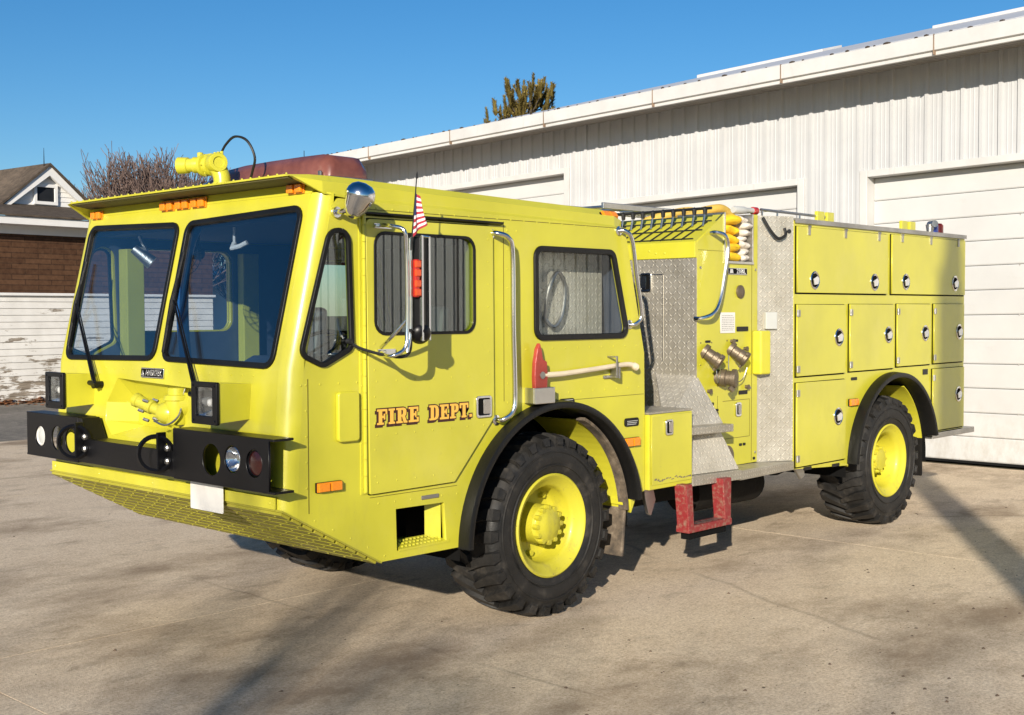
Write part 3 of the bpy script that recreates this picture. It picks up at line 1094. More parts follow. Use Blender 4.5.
# recess lining: back wall leaning forward at its foot, floor sloping out
p = [(v[0], v[1]) for v in rec]
def recback(y, z): return (.30-.12*(z-1.17)/.3 if z > 1.2 else .30, y, z)
a = [bm.verts.new((xf(z)+.004, y, z)) for y, z in p]
b = [bm.verts.new((xf(z)+(.05 if z > 1.4 else .16), y-(.10 if y > 1.6 else 0), z+(.05 if z < 1.2 else -.01))) for y, z in p]
for i in range(len(p)):
    bm.faces.new((a[i], a[(i+1) % len(p)], b[(i+1) % len(p)], b[i]))
bm.faces.new(b)
T('recess', bm, M['yellow'])
# lower lip strip under the bumper
bm = B(); box(bm, -.012, .0, .05, 2.39, .905, .965)
for y in (.09, .6, 1.2, 1.8, 2.35):
    dome(bm, (-.012, y, .935), (-1, 0, 0), .008, .004)
T('front_sill', bm, M['yellow'], bevel=.003)
# --- sloped skid plate under the nose
bm = B()
hexa(bm, [(.0, .0, .895), (.64, .0, .546), (.64, W, .546), (.0, W, .895), (.0, .0, .905), (.642, .0, .555), (.642, W, .555), (.0, W, .905)])
d = Vector((.64, 0, -.349)); n_ = Vector((-.349, 0, -.64)).normalized()
for k in range(9):
    t0 = .015+k*.109
    p0 = Vector((0, 0, .895))+d*t0; p1 = Vector((0, 0, .895))+d*(t0+.080)
    e = n_*.014
    for jj in range(4):
        ya = .02+jj*.605; yb = ya+.595
        hexa(bm, [(p0.x, ya, p0.z), (p1.x, ya, p1.z), (p1.x, yb, p1.z), (p0.x, yb, p0.z), (p0.x+e.x, ya, p0.z+e.z), (p1.x+e.x, ya, p1.z+e.z), (p1.x+e.x, yb, p1.z+e.z), (p0.x+e.x, yb, p0.z+e.z)])
        for q in range(4):
            c_ = p0.lerp(p1, .5)+e
            dome(bm, (c_.x, ya+.08+q*.145, c_.z), tuple(n_), .008, .005)
T('skid_plate', bm, paint('shaded_grimy_yellow', (.36, .33, .03), .5, 0, (.12, .10, .06), 1.2))  # yellow darkened to stand for shade under the nose, with grime specks
# --- windshields
def slant(a, b, c):
    """a=y, b=height z on the slanted plane, c=outward offset"""
    return (xf(b)-c*math.cos(TH), a, b+c*math.sin(TH))
panes = [rpoly([(.131, 1.597), (1.190, 1.613), (1.203, 2.405), (.117, 2.436)], .075), rpoly([(1.262, 1.613), (2.309, 1.597), (2.322, 2.436), (1.270, 2.405)], .075)]
def inset(poly, d_):
    cx = sum(p[0] for p in poly)/len(poly); cy = sum(p[1] for p in poly)/len(poly)
    out = []
    n = len(poly)
    for i in range(n):
        p = Vector(poly[i]); a = Vector(poly[i-1]); b = Vector(poly[(i+1) % n])
        t_ = (b-a).normalized()
        nn = Vector((-t_.y, t_.x))
        if nn.dot(Vector((cx, cy))-p) < 0:
            nn = -nn
        out.append(tuple(p+nn*d_))
    return out
up = plate(rect(.088, 1.594, W-.088, 2.494), [inset(q, .012) for q in panes], .02, lambda a, b, c: slant(a, b, c-.010))
T('windshield_surround', up, M['yellow'])
for k, q in enumerate(panes):
    fr = plate(q, [inset(q, .030)], .026, lambda a, b, c: slant(a, b, c+.002), edge=.004)
    wsf = T('windshield', fr, M['rubber'])
    T('pane', plate(inset(q, .026), [], .006, lambda a, b, c: slant(a, b, c-.004)), M['glass'], wsf)
# --- roof loft with projecting visor
st = []
def section(x, yi, zside, yo, ztop, zb):
    return [(x, yi+.018, zb), (x, yi+.014, zside), (x, yi, zside), (x, yo, ztop), (x, W-yo, ztop), (x, W-yi, zside), (x, W-yi-.014, zside), (x, W-yi-.018, zb)]
for x, yi, z1_, yo, zt_, zb in ((.116, .05, 2.568, .12, 2.580, 2.569), (.28, .0, 2.485, .12, 2.592, 2.552), (.40, .0, 2.474, .12, 2.594, 2.55), (.54, .0, 2.465, .12, 2.592, 2.545),
                                (1.6, .0, 2.446, .12, 2.568, 2.52), (2.64, .0, 2.425, .12, 2.547, 2.50), (2.73, .02, 2.425, .14, 2.525, 2.48)):
    st.append(section(x, yi, z1_, yo, zt_, zb))
bm = B()
vr = [[bm.verts.new(p) for p in s_] for s_ in st]
for i in range(len(vr)-1):
    for k in range(8):
        bm.faces.new((vr[i][k], vr[i][(k+1) % 8], vr[i+1][(k+1) % 8], vr[i+1][k]))
bm.faces.new(vr[0]); bm.faces.new(vr[-1][::-1])
for k in range(30):
    dome(bm, (.119, .10+k*.0772, 2.580), (0, 0, 1), .007, .008)
rivets(bm, (.7, .045, 2.513), (2.6, .045, 2.478), .14, (0, -.7, .7))
rivets(bm, (.7, .03, 2.498), (2.6, .03, 2.463), .28, (0, -.7, .7))
T('roof', bm, M['yellow'], bevel=.006)
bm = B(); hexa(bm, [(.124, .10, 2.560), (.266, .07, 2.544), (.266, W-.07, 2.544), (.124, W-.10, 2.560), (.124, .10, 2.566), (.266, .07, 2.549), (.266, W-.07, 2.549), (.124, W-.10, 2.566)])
T('visor_shade_panel', bm, plain('visor_shade_olive', (.075, .065, .018), .7))  # added panel; dark olive colour stands in for shade below the visor
# header between windshield top and visor
bm = B()
hexa(bm, [(xf(2.494)-.002, .08, 2.494), (.30, .08, 2.49), (.30, W-.08, 2.49), (xf(2.494)-.002, W-.08, 2.494), (xf(2.494)+.012, .04, 2.554), (.32, .04, 2.554), (.32, W-.04, 2.554), (xf(2.494)+.012, W-.04, 2.554)])
T('header', bm, M['yellow'])
def marker(at, ax, w_=.155, h_=.055, parent=truck, name='marker_light'):
    """amber light; ax 'x' = faces front, 'y' = faces the side, 'r' on the roof chamfer"""
    b1 = B()
    if ax == 'x':
        box(b1, -.012, 0, -w_/2, w_/2, -h_/2, h_/2)
    else:
        box(b1, -w_/2, w_/2, -.012, 0, -h_/2, h_/2)
    o = obj(name, b1, M['black'] if ax != 'x' else M['amber'], parent, at, bevel=.003)
    b2 = B()
    if ax == 'x':
        for sgn in (-.27, .27):
            box(b2, -.032, -.012, sgn*w_-.2*w_, sgn*w_+.2*w_, -h_*.4, h_*.4)
    else:
        for sgn in (-.24, .24):
            box(b2, sgn*w_-.21*w_, sgn*w_+.21*w_, -.028, -.012, -h_*.42, h_*.42)
        box(b2, -w_*.48, w_*.48, -.017, -.011, -h_*.46, h_*.46)
    obj('lens', b2, M['amber'], o, at, bevel=.006)
    return o
for y in (1.10, 1.265, 1.43):
    marker((xf(2.50)-.002, y, 2.508), 'x', .135, .062)
marker((xf(2.52)-.005, .20, 2.522), 'x', .13, .055)
marker((xf(2.52)-.005, 2.26, 2.500), 'x', .12, .055)
marker((.282, -.002, .997), 'y', .165, .052)
marker((2.788, -.002, 1.027), 'y', .16, .06)
ml = marker((2.625, .055, 2.500), 'y', .15, .05)
for o in [ml]:
    o.rotation_euler = (R(-40), 0, 0)
# --- side window frames and panes
for nm, q in (('quarter_window', quarter), ('rear_window', rearwin)):
    k = .036 if nm == 'rear_window' else .026
    fr = T(nm, plate(inset(q, -.012), [inset(q, k-.012)], .022, ymap(-.004), edge=.004), M['rubber'])
    T('pane', plate(inset(q, k-.016), [], .005, ymap(.004)), M['glass_side'] if nm == 'quarter_window' else M['glass_rear'], fr)
    fr = T(nm, plate(inset(q, -.01), [inset(q, k-.012)], .02, ymap(W)), M['rubber'])
# --- cab door
door = rpoly([(.549, .926), (1.165, .932), (1.487, 1.275), (1.481, 2.376), (.534, 2.372)], [.01, .02, .02, .03, .03])
T('door_gap', plate(inset(door, -.006), [inset(doorwin, -.03)], .004, ymap(-.0015)), M['matte_black'])
dm = plate(door, [doorwin], .016, ymap(-.011), edge=.002)
for a, b in (((.60, -.019, .985), (1.14, -.019, .985)), ((.60, -.019, 1.52), (1.42, -.019, 1.52)), ((.585, -.019, 1.02), (.585, -.019, 1.72)), ((1.44, -.019, 1.40), (1.44, -.019, 2.3)), ((.6, -.019, 1.235), (1.40, -.019, 1.235))):
    rivets(dm, a, b, .12, (0, -1, 0), .0055)
cdoor = T('cab_door', dm, M['yellow_b'])
fr = T('door_window', plate(inset(doorwin, -.006), [inset(doorwin, .010)], .008, ymap(-.021)), M['rubber'], cdoor)
T('pane', plate(inset(doorwin, -.002), [], .005, ymap(-.004)), M['glass_side'], fr)
for x0_ in (1.205, .905):
    bm = B(); box(bm, x0_, x0_+.007, -.012, -.0, 1.775, 2.30)
    T('window_channel', bm, M['rubber'], fr)
# far door: frame round an open looking window with glass
T('cab_door', plate(door, [doorwin], .016, ymap(W+.009)), M['yellow_b'])
# piano hinge
bm = B()
k = 0
z = .94
while z < 2.36:
    cyl(bm, (.525, -.012, z), (.525, -.012, z+.085), .0095, seg=8)
    z += .0875
box(bm, .498, .546, -.006, .0, .93, 2.37)
for i in range(24):
    dome(bm, (.507, -.006, .96+i*.06), (0, -1, 0), .005, .003)
T('door_hinge', bm, M['yellow'], smooth=True)
# recessed paddle handle
def paddle(x, y, z, w_, h_, parent=truck, name='door_handle', facing='y'):
    if facing == 'y':
        mp = lambda u_, v_, w2: (x+u_, y-w2, z+v_)
    else:
        mp = lambda u_, v_, w2: (x-w2, y+u_, z+v_)
    fr = plate(rpoly(rect(-w_/2, -h_/2, w_/2, h_/2), .018), [rpoly(rect(-w_/2+.014, -h_/2+.014, w_/2-.014, h_/2-.014), .012)], .012, lambda a, b, c: mp(a, b, c+.006), edge=.002)
    o = obj(name, fr, M['chrome'], parent)
    obj('pocket', plate(rpoly(rect(-w_/2+.01, -h_/2+.01, w_/2-.01, h_/2-.01), .012), [], .004, lambda a, b, c: mp(a, b, c+.002)), M['matte_black'], o)
    obj('paddle', plate(rpoly([(-w_*.05, -h_*.33), (w_*.33, -h_*.33), (w_*.33, h_*.33), (-w_*.05, h_*.33)], .006), [], .006, lambda a, b, c: mp(a, b, c+.010+.02*(a/w_))), M['chrome'], o)
    return o
paddle(1.392, -.019, 1.342, .125, .125, cdoor)
# raised vent cover
vb = plate(rpoly(rect(.337, 1.218, .476, 1.476), .02), [], .028, ymap(-.014), edge=.006)
T('vent_cover', vb, M['yellow'])
# rain gutter over the door
bm = B()
prism(bm, [(-.030, 2.408), (-.030, 2.398), (0, 2.388), (0, 2.404)], lambda y, z: (.44, y, z), lambda y, z: (1.56, y, z-.004))
T('rain_gutter', bm, M['black'])
# step pocket
sp = B()
for q in (((.742, .03, .59), (1.118, .03, .59), (1.118, .34, .59), (.742, .34, .59)), ((1.10, .03, .59), (1.10, .03, .83), (1.028, .085, .83), (1.028, .085, .59)),
          ((.742, .34, .59), (.742, .34, .83), (1.118, .34, .83), (1.118, .34, .59)), ((.742, .03, .83), (.742, .34, .83), (1.118, .34, .83), (1.118, .03, .83)), ((.742, .03, .59), (.742, .03, .83), (.742, .34, .83), (.742, .34, .59))):
    vs = [sp.verts.new(p) for p in q]
    sp.faces.new(vs)
sp.faces.ensure_lookup_table()
for i_, f_ in enumerate(sp.faces):
    f_.material_index = 1 if i_ in (2, 3, 4) else 0
stp = T('step_pocket', sp, [M['yellow'], M['matte_black']])
bm = B()
hexa(bm, [(.76, -.004, .594), (1.135, -.004, .594), (1.06, .10, .594), (.80, .10, .594), (.76, -.004, .606), (1.135, -.004, .606), (1.06, .10, .636), (.80, .10, .636)])
for k in range(11):
    for j in range(3):
        dome(bm, (.80+k*.028, .016+j*.028, .612+j*.010), (0, -.2, 1), .009, .008)
T('tread', bm, M['yellow'], stp)
bm = B(); box(bm, .925, 1.055, -.006, 0, .855, .877)
T('data_plate', bm, M['steel'], bevel=.002)

# --- lettering: slab serif FIRE DEPT.
GL = {
 'F': ([(0, 0), (.46, 0), (.46, .13), (.35, .13), (.35, .43), (.46, .43), (.46, .32), (.56, .32), (.56, .70), (.46, .70), (.46, .58), (.35, .58), (.35, .86), (.58, .86), (.58, .68), (.70, .68), (.70, 1), (0, 1), (0, .87), (.11, .87), (.11, .13), (0, .13)], [], .70),
 'I': ([(0, 0), (.44, 0), (.44, .13), (.34, .13), (.34, .87), (.44, .87), (.44, 1), (0, 1), (0, .87), (.10, .87), (.10, .13), (0, .13)], [], .44),
 'E': ([(0, 0), (.72, 0), (.72, .32), (.60, .32), (.60, .14), (.35, .14), (.35, .43), (.46, .43), (.46, .32), (.56, .32), (.56, .70), (.46, .70), (.46, .58), (.35, .58), (.35, .86), (.58, .86), (.58, .70), (.70, .70), (.70, 1), (0, 1), (0, .87), (.11, .87), (.11, .13), (0, .13)], [], .72),
 'T': ([(.16, 0), (.56, 0), (.56, .13), (.48, .13), (.48, .86), (.60, .86), (.60, .66), (.72, .66), (.72, 1), (0, 1), (0, .66), (.12, .66), (.12, .86), (.24, .86), (.24, .13), (.16, .13)], [], .72),
 'D': ([(0, 0), (.44, 0), (.60, .05), (.70, .16), (.74, .32), (.74, .68), (.70, .84), (.60, .95), (.44, 1), (0, 1), (0, .87), (.11, .87), (.11, .13), (0, .13)], [[(.35, .14), (.42, .15), (.49, .22), (.50, .35), (.50, .65), (.49, .78), (.42, .85), (.35, .86)]], .74),
 'P': ([(0, 0), (.46, 0), (.46, .13), (.35, .13), (.35, .40), (.50, .40), (.62, .45), (.69, .55), (.70, .70), (.69, .85), (.62, .95), (.50, 1), (0, 1), (0, .87), (.11, .87), (.11, .13), (0, .13)], [[(.35, .53), (.42, .54), (.46, .60), (.47, .70), (.46, .80), (.42, .86), (.35, .87)]], .70),
 'R': ([(0, 0), (.44, 0), (.44, .13), (.35, .13), (.35, .42), (.40, .42), (.52, 0), (.78, 0), (.78, .13), (.71, .13), (.61, .44), (.68, .52), (.71, .62), (.71, .78), (.69, .87), (.62, .96), (.50, 1), (0, 1), (0, .87), (.11, .87), (.11, .13), (0, .13)], [[(.35, .54), (.43, .55), (.47, .61), (.48, .71), (.47, .81), (.43, .86), (.35, .87)]], .78),
 '.': ([(0, 0), (.2, 0), (.2, .2), (0, .2)], [], .2)}
def word(txt, x0, x1, z0, h):
    tot = sum(GL[c][2] for c in txt)+.10*(len(txt)-1)
    sx = (x1-x0)/tot
    gold, blk = B(), B()
    cx = 0
    for i, c in enumerate(txt):
        outer, holes, wd = GL[c]
        tr = lambda q: [(x0+(cx+a)*sx, z0+b*h) for a, b in q]
        join_bm(blk, plate(tr(outer), [], .0012, lambda a, b, cc: (a+.000, -.0200-cc, b-.000), offset=.0065))
        join_bm(blk, plate([(a-.010, b-.011) for a, b in tr(outer)], [], .0008, lambda a, b, cc, i=i: (a, -.0197+.00005*i-cc, b), offset=.004))
        join_bm(gold, plate(tr(outer), [tr(q) for q in holes], .0012, lambda a, b, cc: (a, -.0218-cc, b)))
        cx += wd+.10
    l = obj('lettering', gold, M['gold'], cdoor)
    obj('letter_outline', blk, plain('letter_maroon_black', (.045, .012, .010), .4), l)
word('FIRE', .597, .892, 1.290, .082)
word('DEPT.', .972, 1.300, 1.290, .082)

# --- wheels
def tyre_mesh(front):
    bm = B()
    Rm = RT
    prof = [(.300, .02), (.315, .004), (.36, -.012), (.42, -.020), (.48, -.014), (.515, .010), (.532, .035), (.536, .20), (.532, .365), (.515, .39), (.48, .414), (.42, .42), (.36, .412), (.315, .396), (.30, .38)]
    lathe(bm, prof, (0, 0, 0), (0, 1, 0), 64, close=True)
    # rings moulded in the sidewall
    for r_ in (.375, .455):
        lathe(bm, [(r_-.006, -.014), (r_-.003, -.023), (r_+.003, -.023), (r_+.006, -.014)], (0, 0, 0), (0, 1, 0), 64)
    n = 26
    rnd = random.Random(2)
    for k in range(n):
        for sgn in (0, 1):
            a0 = 2*PI*(k+.5*sgn)/n
            da = 2*PI/n
            ys_ = [-.012, .05, .13, .215] if not sgn else [.412, .35, .27, .185]
            sh = [0, .05, .30, .62]          # the lug sweeps round as it nears the centre
            wd = [.62, .56, .44, .36]
            top = [.548, .566, .569, .569]
            bot = [.47, .52, .53, .53]
            prev_ = None
            for i in range(4):
                ca_ = a0+da*sh[i]
                h_ = da*wd[i]/2
                q = []
                for (rr, aa) in ((bot[i], ca_-h_), (bot[i], ca_+h_), (top[i], ca_+h_*.86), (top[i], ca_-h_*.86)):
                    q.append(bm.verts.new((rr*math.cos(aa), ys_[i], rr*math.sin(aa))))
                if prev_:
                    for j in range(4):
                        bm.faces.new((prev_[j], prev_[(j+1) % 4], q[(j+1) % 4], q[j]))
                else:
                    bm.faces.new(q)
                prev_ = q
            bm.faces.new(prev_[::-1])
            # shoulder block running down the sidewall
            if k % 1 == 0:
                yo = -.012 if not sgn else .412
                y2_ = -.026 if not sgn else .426
                h_ = da*.24
                pp = [(.548, a0-h_, yo), (.548, a0+h_, yo), (.50, a0+h_*.8, y2_), (.50, a0-h_*.8, y2_)]
                vv = [bm.verts.new((r_*math.cos(a_), y_, r_*math.sin(a_))) for r_, a_, y_ in pp]
                vb_ = [bm.verts.new(((r_-.004)*math.cos(a_), y_+(.02 if not sgn else -.02), (r_-.004)*math.sin(a_))) for r_, a_, y_ in pp]
                bm.faces.new(vv)
                for j in range(4):
                    bm.faces.new((vv[j], vb_[j], vb_[(j+1) % 4], vv[(j+1) % 4]))
    return bm
def rim_mesh(front):
    bm = B()
    if front:
        prof = [(.318, .02), (.322, -.004), (.312, -.012), (.298, -.006), (.285, .014), (.268, .022), (.262, .03), (.252, .034), (.235, .06), (.232, .17), (.22, .19), (.17, .205), (.0, .21)]
    else:
        prof = [(.318, .02), (.322, -.004), (.312, -.012), (.298, -.006), (.285, .014), (.262, .022), (.245, .034), (.232, .06), (.228, .22), (.15, .235), (.0, .235)]
    lathe(bm, prof, (0, 0, 0), (0, 1, 0), 56)
    return bm
def hub_mesh(front):
    bm = B()
    if front:
        lathe(bm, [(.125, .21), (.122, .055), (.108, .045), (.104, .040), (.104, .018), (.085, .012), (.072, .004), (.045, -.004), (.0, -.006)], (0, 0, 0), (0, 1, 0), 32)
        for k in range(12):
            a_ = 2*PI*k/12
            cyl(bm, (.108*math.cos(a_), .05, .108*math.sin(a_)), (.108*math.cos(a_), .012, .108*math.sin(a_)), .018, .016, 6)
        for k in range(10):
            a_ = 2*PI*(k+.5)/10
            cyl(bm, (.195*math.cos(a_), .20, .195*math.sin(a_)), (.195*math.cos(a_), .165, .195*math.sin(a_)), .02, .017, 8)
    else:
        lathe(bm, [(.13, .235), (.125, .12), (.11, .10), (.095, .098), (.09, .075), (.06, .07), (.0, .066)], (0, 0, 0), (0, 1, 0), 32)
        for k in range(10):
            a_ = 2*PI*k/10
            cyl(bm, (.105*math.cos(a_), .12, .105*math.sin(a_)), (.105*math.cos(a_), .075, .105*math.sin(a_)), .014, .012, 6)
        for k in range(10):
            a_ = 2*PI*(k+.5)/10
            cyl(bm, (.18*math.cos(a_), .235, .18*math.sin(a_)), (.18*math.cos(a_), .19, .18*math.sin(a_)), .018, .016, 6)
    return bm
tm = tyre_mesh(True)
tyre_me = bpy.data.meshes.new('tyre'); bmesh.ops.recalc_face_normals(tm, faces=tm.faces); tm.to_mesh(tyre_me); tm.free()
tyre_me.materials.append(M['tyre'])
for p_ in tyre_me.polygons: p_.use_smooth = True
tyre_me.set_sharp_from_angle(angle=R(38))
def wheel(x, y, front, flip, steer=0):
    WORLD_AT_ = (x, y, RT)
    w_ = new_obj('wheel', None, truck, (x, y, RT))
    w_.rotation_euler = (0, 0, R(steer)+(PI if flip else 0))
    w_.empty_display_size = .1
    WORLD_AT[w_] = (0, 0, 0)
    t_ = new_obj('tyre', tyre_me, w_)
    r_ = obj('rim', rim_mesh(front), M['rim'], w_, smooth=True, angle=45)
    h_ = obj('hub', hub_mesh(front), M['rim'], w_, smooth=True, angle=40)
    return w_
for x in (RWX,):
    for y0_, sg in ((.028, 1), (W-.028, -1)):
        bm = B()
        for k in range(5):
            a_ = 2*PI*(k+.25)/5
            lathe(bm, [(.032, 0), (.032, .004), (0, .005)], (x+.165*math.cos(a_), y0_+sg*.2335, RT+.165*math.sin(a_)), (0, -sg, 0), 14)
        T('rim_hole', bm, M['matte_black'])
wheel(FW, .028, True, False, 0)
wheel(RWX, .028, False, False)
wheel(FW, W-.028, True, True)
wheel(RWX, W-.028, False, True)
# --- fender flares
def flare(cx, cz, r, a0, a1, y_out, th=.035, name='fender_flare'):
    bm = B()
    prof = [(r+.012, .006), (r+.016, -.01), (r+.008, y_out-.004), (r-.008, y_out-.012), (r-.03, y_out-.006), (r-.036, y_out+.01), (r-.03, .02), (r-.03, .16), (r-.022, .16), (r-.018, .006)]
    n = 40
    rings = []
    for k in range(n+1):
        a_ = R(a0+(a1-a0)*k/n)
        rings.append([bm.verts.new((cx+rr*math.cos(a_), y_, cz+rr*math.sin(a_))) for rr, y_ in prof])
    for i in range(n):
        for k in range(len(prof)):
            bm.faces.new((rings[i][k], rings[i][(k+1) % len(prof)], rings[i+1][(k+1) % len(prof)], rings[i+1][k]))
    bm.faces.new(rings[0]); bm.faces.new(rings[-1][::-1])
    return T(name, bm, M['rubber'], smooth=True, angle=50)
flare(2.02, .53, .80, 179, 9, -.075)
flare(6.49, .56, .775, 176, 14, -.085)
# wheel housings (inner arches)
def housing(cx, cz, r, y0_, y1_, a0=185, a1=-5, mat='dark'):
    bm = B()
    n = 20
    a, b = [], []
    for k in range(n+1):
        a_ = R(a0+(a1-a0)*k/n)
        a.append(bm.verts.new((cx+r*math.cos(a_), y0_, cz+r*math.sin(a_))))
        b.append(bm.verts.new((cx+r*math.cos(a_), y1_, cz+r*math.sin(a_))))
    for i in range(n):
        bm.faces.new((a[i], a[i+1], b[i+1], b[i]))
    bm.faces.new(b)
    return T('wheel_housing', bm, M['matte_black'])
housing(2.02, .53, .775, .03, .62)
housing(6.49, .56, .755, .03, .62)
# yellow inner rear quadrant of the front arch and aged rubber edge
def quad_arc(cx, cz, r, y0_, y1_, a0, a1, mat, name, th=.01):
    bm = B()
    n = 14
    vs = []
    for k in range(n+1):
        a_ = R(a0+(a1-a0)*k/n)
        vs.append([bm.verts.new((cx+rr*math.cos(a_), y_, cz+rr*math.sin(a_))) for rr, y_ in ((r, y0_), (r, y1_), (r-th, y1_), (r-th, y0_))])
    for i in range(n):
        for k in range(4):
            bm.faces.new((vs[i][k], vs[i][(k+1) % 4], vs[i+1][(k+1) % 4], vs[i+1][k]))
    bm.faces.new(vs[0]); bm.faces.new(vs[-1][::-1])
    return T(name, bm, M[mat])
quad_arc(2.02, .53, .755, .05, .5, 62, 4, 'yellow', 'arch_liner')
quad_arc(2.02, .53, .752, .0, .07, 66, 4, 'mud', 'arch_edge', .02)
quad_arc(6.49, .56, .735, .05, .5, 62, 12, 'yellow', 'arch_liner')
bm = B(); hexa(bm, [(2.73, .03, .27), (2.755, .03, .27), (2.755, .46, .27), (2.73, .46, .27), (2.765, .03, .62), (2.79, .03, .62), (2.79, .46, .62), (2.765, .46, .62)])
T('mudflap', bm, M['mud'], bevel=.008)
bm = B(); box(bm, 2.745, 2.80, .03, .5, .61, .655)
T('flap_bracket', bm, M['yellow'], bevel=.004)
bm = B(); box(bm, 7.20, 7.225, .05, .50, .36, .80)
T('mudflap', bm, M['dark'], bevel=.008)

# --- chassis
bm = B()
box(bm, .75, 7.9, .62, .80, .62, .80); box(bm, .75, 7.9, W-.80, W-.62, .62, .80)
for x in (1.0, 2.9, 3.9, 5.2, 7.5):
    box(bm, x, x+.12, .80, W-.80, .64, .76)
box(bm, 3.05, 4.9, .35, .62, .50, .82)
box(bm, .70, 4.9, .30, W-.3, .80, .86)
T('chassis_frame', bm, M['dark'], bevel=.01)
for x in (FW, RWX):
    bm = B()
    cyl(bm, (x, .25, RT), (x, W-.25, RT), .085, seg=14)
    lathe(bm, [(0, -.26), (.12, -.22), (.22, -.08), (.24, 0), (.22, .1), (.12, .22), (0, .26)], (x, 1.22, RT), (1, 0, 0), 20)
    for y in (.78, W-.78):
        box(bm, x-.45, x+.45, y-.04, y+.04, .60, .66)
    T('axle', bm, M['dark'], smooth=True)
bm = B()
cyl(bm, (4.0, .45, .52), (4.9, .45, .52), .16, seg=24)
T('air_tank', bm, M['dark'], smooth=True)
bm = B()
cyl(bm, (2.3, 1.22, .62), (6.3, 1.22, .60), .05, seg=12); box(bm, 3.2, 4.2, 1.0, 1.5, .48, .80)
T('driveline', bm, M['dark'], smooth=True)
bm = B(); prism_y(bm, [(3.0, .69), (3.10, .69), (3.13, .60), (3.08, .50), (3.05, .52), (3.02, .60)], .05, .075)
T('hanging_bracket', bm, M['steel'])
bm = B(); prism_y(bm, [(5.0, .64), (5.14, .64), (5.16, .56), (5.10, .54)], .08, .10)
T('hanging_bracket', bm, M['steel'])

# --- cab inside and bulkheads
bm = B()
box(bm, .10, 2.9, .65, W-.65, .88, .93); box(bm, .10, 1.1, .03, W-.03, .875, .925)
T('cab_floor', bm, M['dark'])
bm = B()
box(bm, 2.88, 2.915, .03, W-.03, .9, 1.6)
hexa(bm, [(2.88, .03, 1.6), (2.915, .03, 1.6), (2.915, W-.03, 1.6), (2.88, W-.03, 1.6), (2.69, .03, 2.42), (2.725, .03, 2.42), (2.725, W-.03, 2.42), (2.69, W-.03, 2.42)])
T('cab_rear_wall', bm, M['vinyl'])
bm = B(); box(bm, .33, 2.68, .04, W-.04, 2.375, 2.40)
T('headliner', bm, plain('headliner', (.07, .09, .13), .8))
bm = B()
prism_y(bm, [(.27, 1.38), (.27, 1.58), (.32, 1.62), (.50, 1.58), (.56, 1.50), (.50, 1.38)], .10, 1.0)
prism_y(bm, [(.27, 1.38), (.27, 1.56), (.40, 1.56), (.46, 1.50), (.42, 1.38)], 1.0, 2.34)
T('dashboard', bm, M['dash'], bevel=.02)
bm = B()
c0 = Vector((.62, .62, 1.66)); nn = Vector((-.55, 0, .83)).normalized()
lathe(bm, [(.215, -.012), (.229, 0), (.215, .012), (.201, 0)], c0, nn, 32, close=True)
cyl(bm, c0, c0-nn*.30, .02, seg=10)
_, s_, u_ = frame_of(nn)
for a_ in (0, 2.1, 4.2):
    cyl(bm, c0-nn*.02, c0+(s_*math.cos(a_)+u_*math.sin(a_))*.21, .01, seg=6)
T('steering_wheel', bm, M['black'], smooth=True)
def seat(x, y, wd=.5, back=.62):
    bm = B()
    box(bm, x, x+.5, y-wd/2, y+wd/2, 1.18, 1.32)
    hexa(bm, [(x+.42, y-wd/2, 1.30), (x+.56, y-wd/2, 1.30), (x+.56, y+wd/2, 1.30), (x+.42, y+wd/2, 1.30), (x+.52, y-wd/2+.03, 1.3+back), (x+.62, y-wd/2+.03, 1.3+back), (x+.62, y+wd/2-.03, 1.3+back), (x+.52, y+wd/2-.03, 1.3+back)])
    box(bm, x+.08, x+.42, y-wd/2+.06, y+wd/2-.06, .93, 1.18)
    return T('seat', bm, M['vinyl'], bevel=.04, seg=3)
seat(.95, .62); seat(.95, 1.82)
bm = B()
prism_y(bm, [(.60, .93), (.60, 1.50), (.85, 1.62), (1.7, 1.62), (1.7, .93)], .95, 1.5)
T('engine_cover', bm, M['vinyl'], bevel=.05, seg=3)
T('cab_liner', plate([(.08, .95), (2.85, .95), (2.84, 1.60), (2.66, 2.37), (.30, 2.37), (.085, 1.6)], [inset(q, -.01) for q in (quarter, doorwin, rearwin)], .012, ymap(W-.045)), M['vinyl'])
T('cab_liner', plate([(.10, 1.36), (2.85, 1.36), (2.84, 1.60), (2.66, 2.37), (.30, 2.37), (.10, 1.6)], [inset(q, -.012) for q in (quarter, doorwin, rearwin)], .004, ymap(.036)), M['vinyl'])
# far door posts seen through the glass
bm = B()
box(bm, .46, .585, W-.16, W-.055, 1.45, 2.30); box(bm, 1.37, 1.50, W-.13, W-.055, 1.45, 2.30)
box(bm, 1.36, 1.50, .045, .10, .95, 2.37)
T('door_post', bm, M['yellow_in'], bevel=.006)
bm = B(); box(bm, 1.80, 2.70, .17, .19, 1.62, 2.36)
T('inner_partition', bm, M['dia_xz'])
bm = B()
tube(bm, smooth_path([(2.12, .155, 1.84), (2.12, .12, 2.02), (2.20, .12, 2.13), (2.27, .12, 2.05), (2.25, .12, 1.88), (2.18, .13, 1.79), (2.12, .155, 1.84)]), .013, 8)
T('grab_loop', bm, M['steel'], smooth=True)
bm = B(); box(bm, 1.70, 1.97, .06, .14, 1.4, 2.22)
T('jump_seat_back', bm, plain('brown_vinyl', (.10, .07, .06), .6), bevel=.04, seg=3)
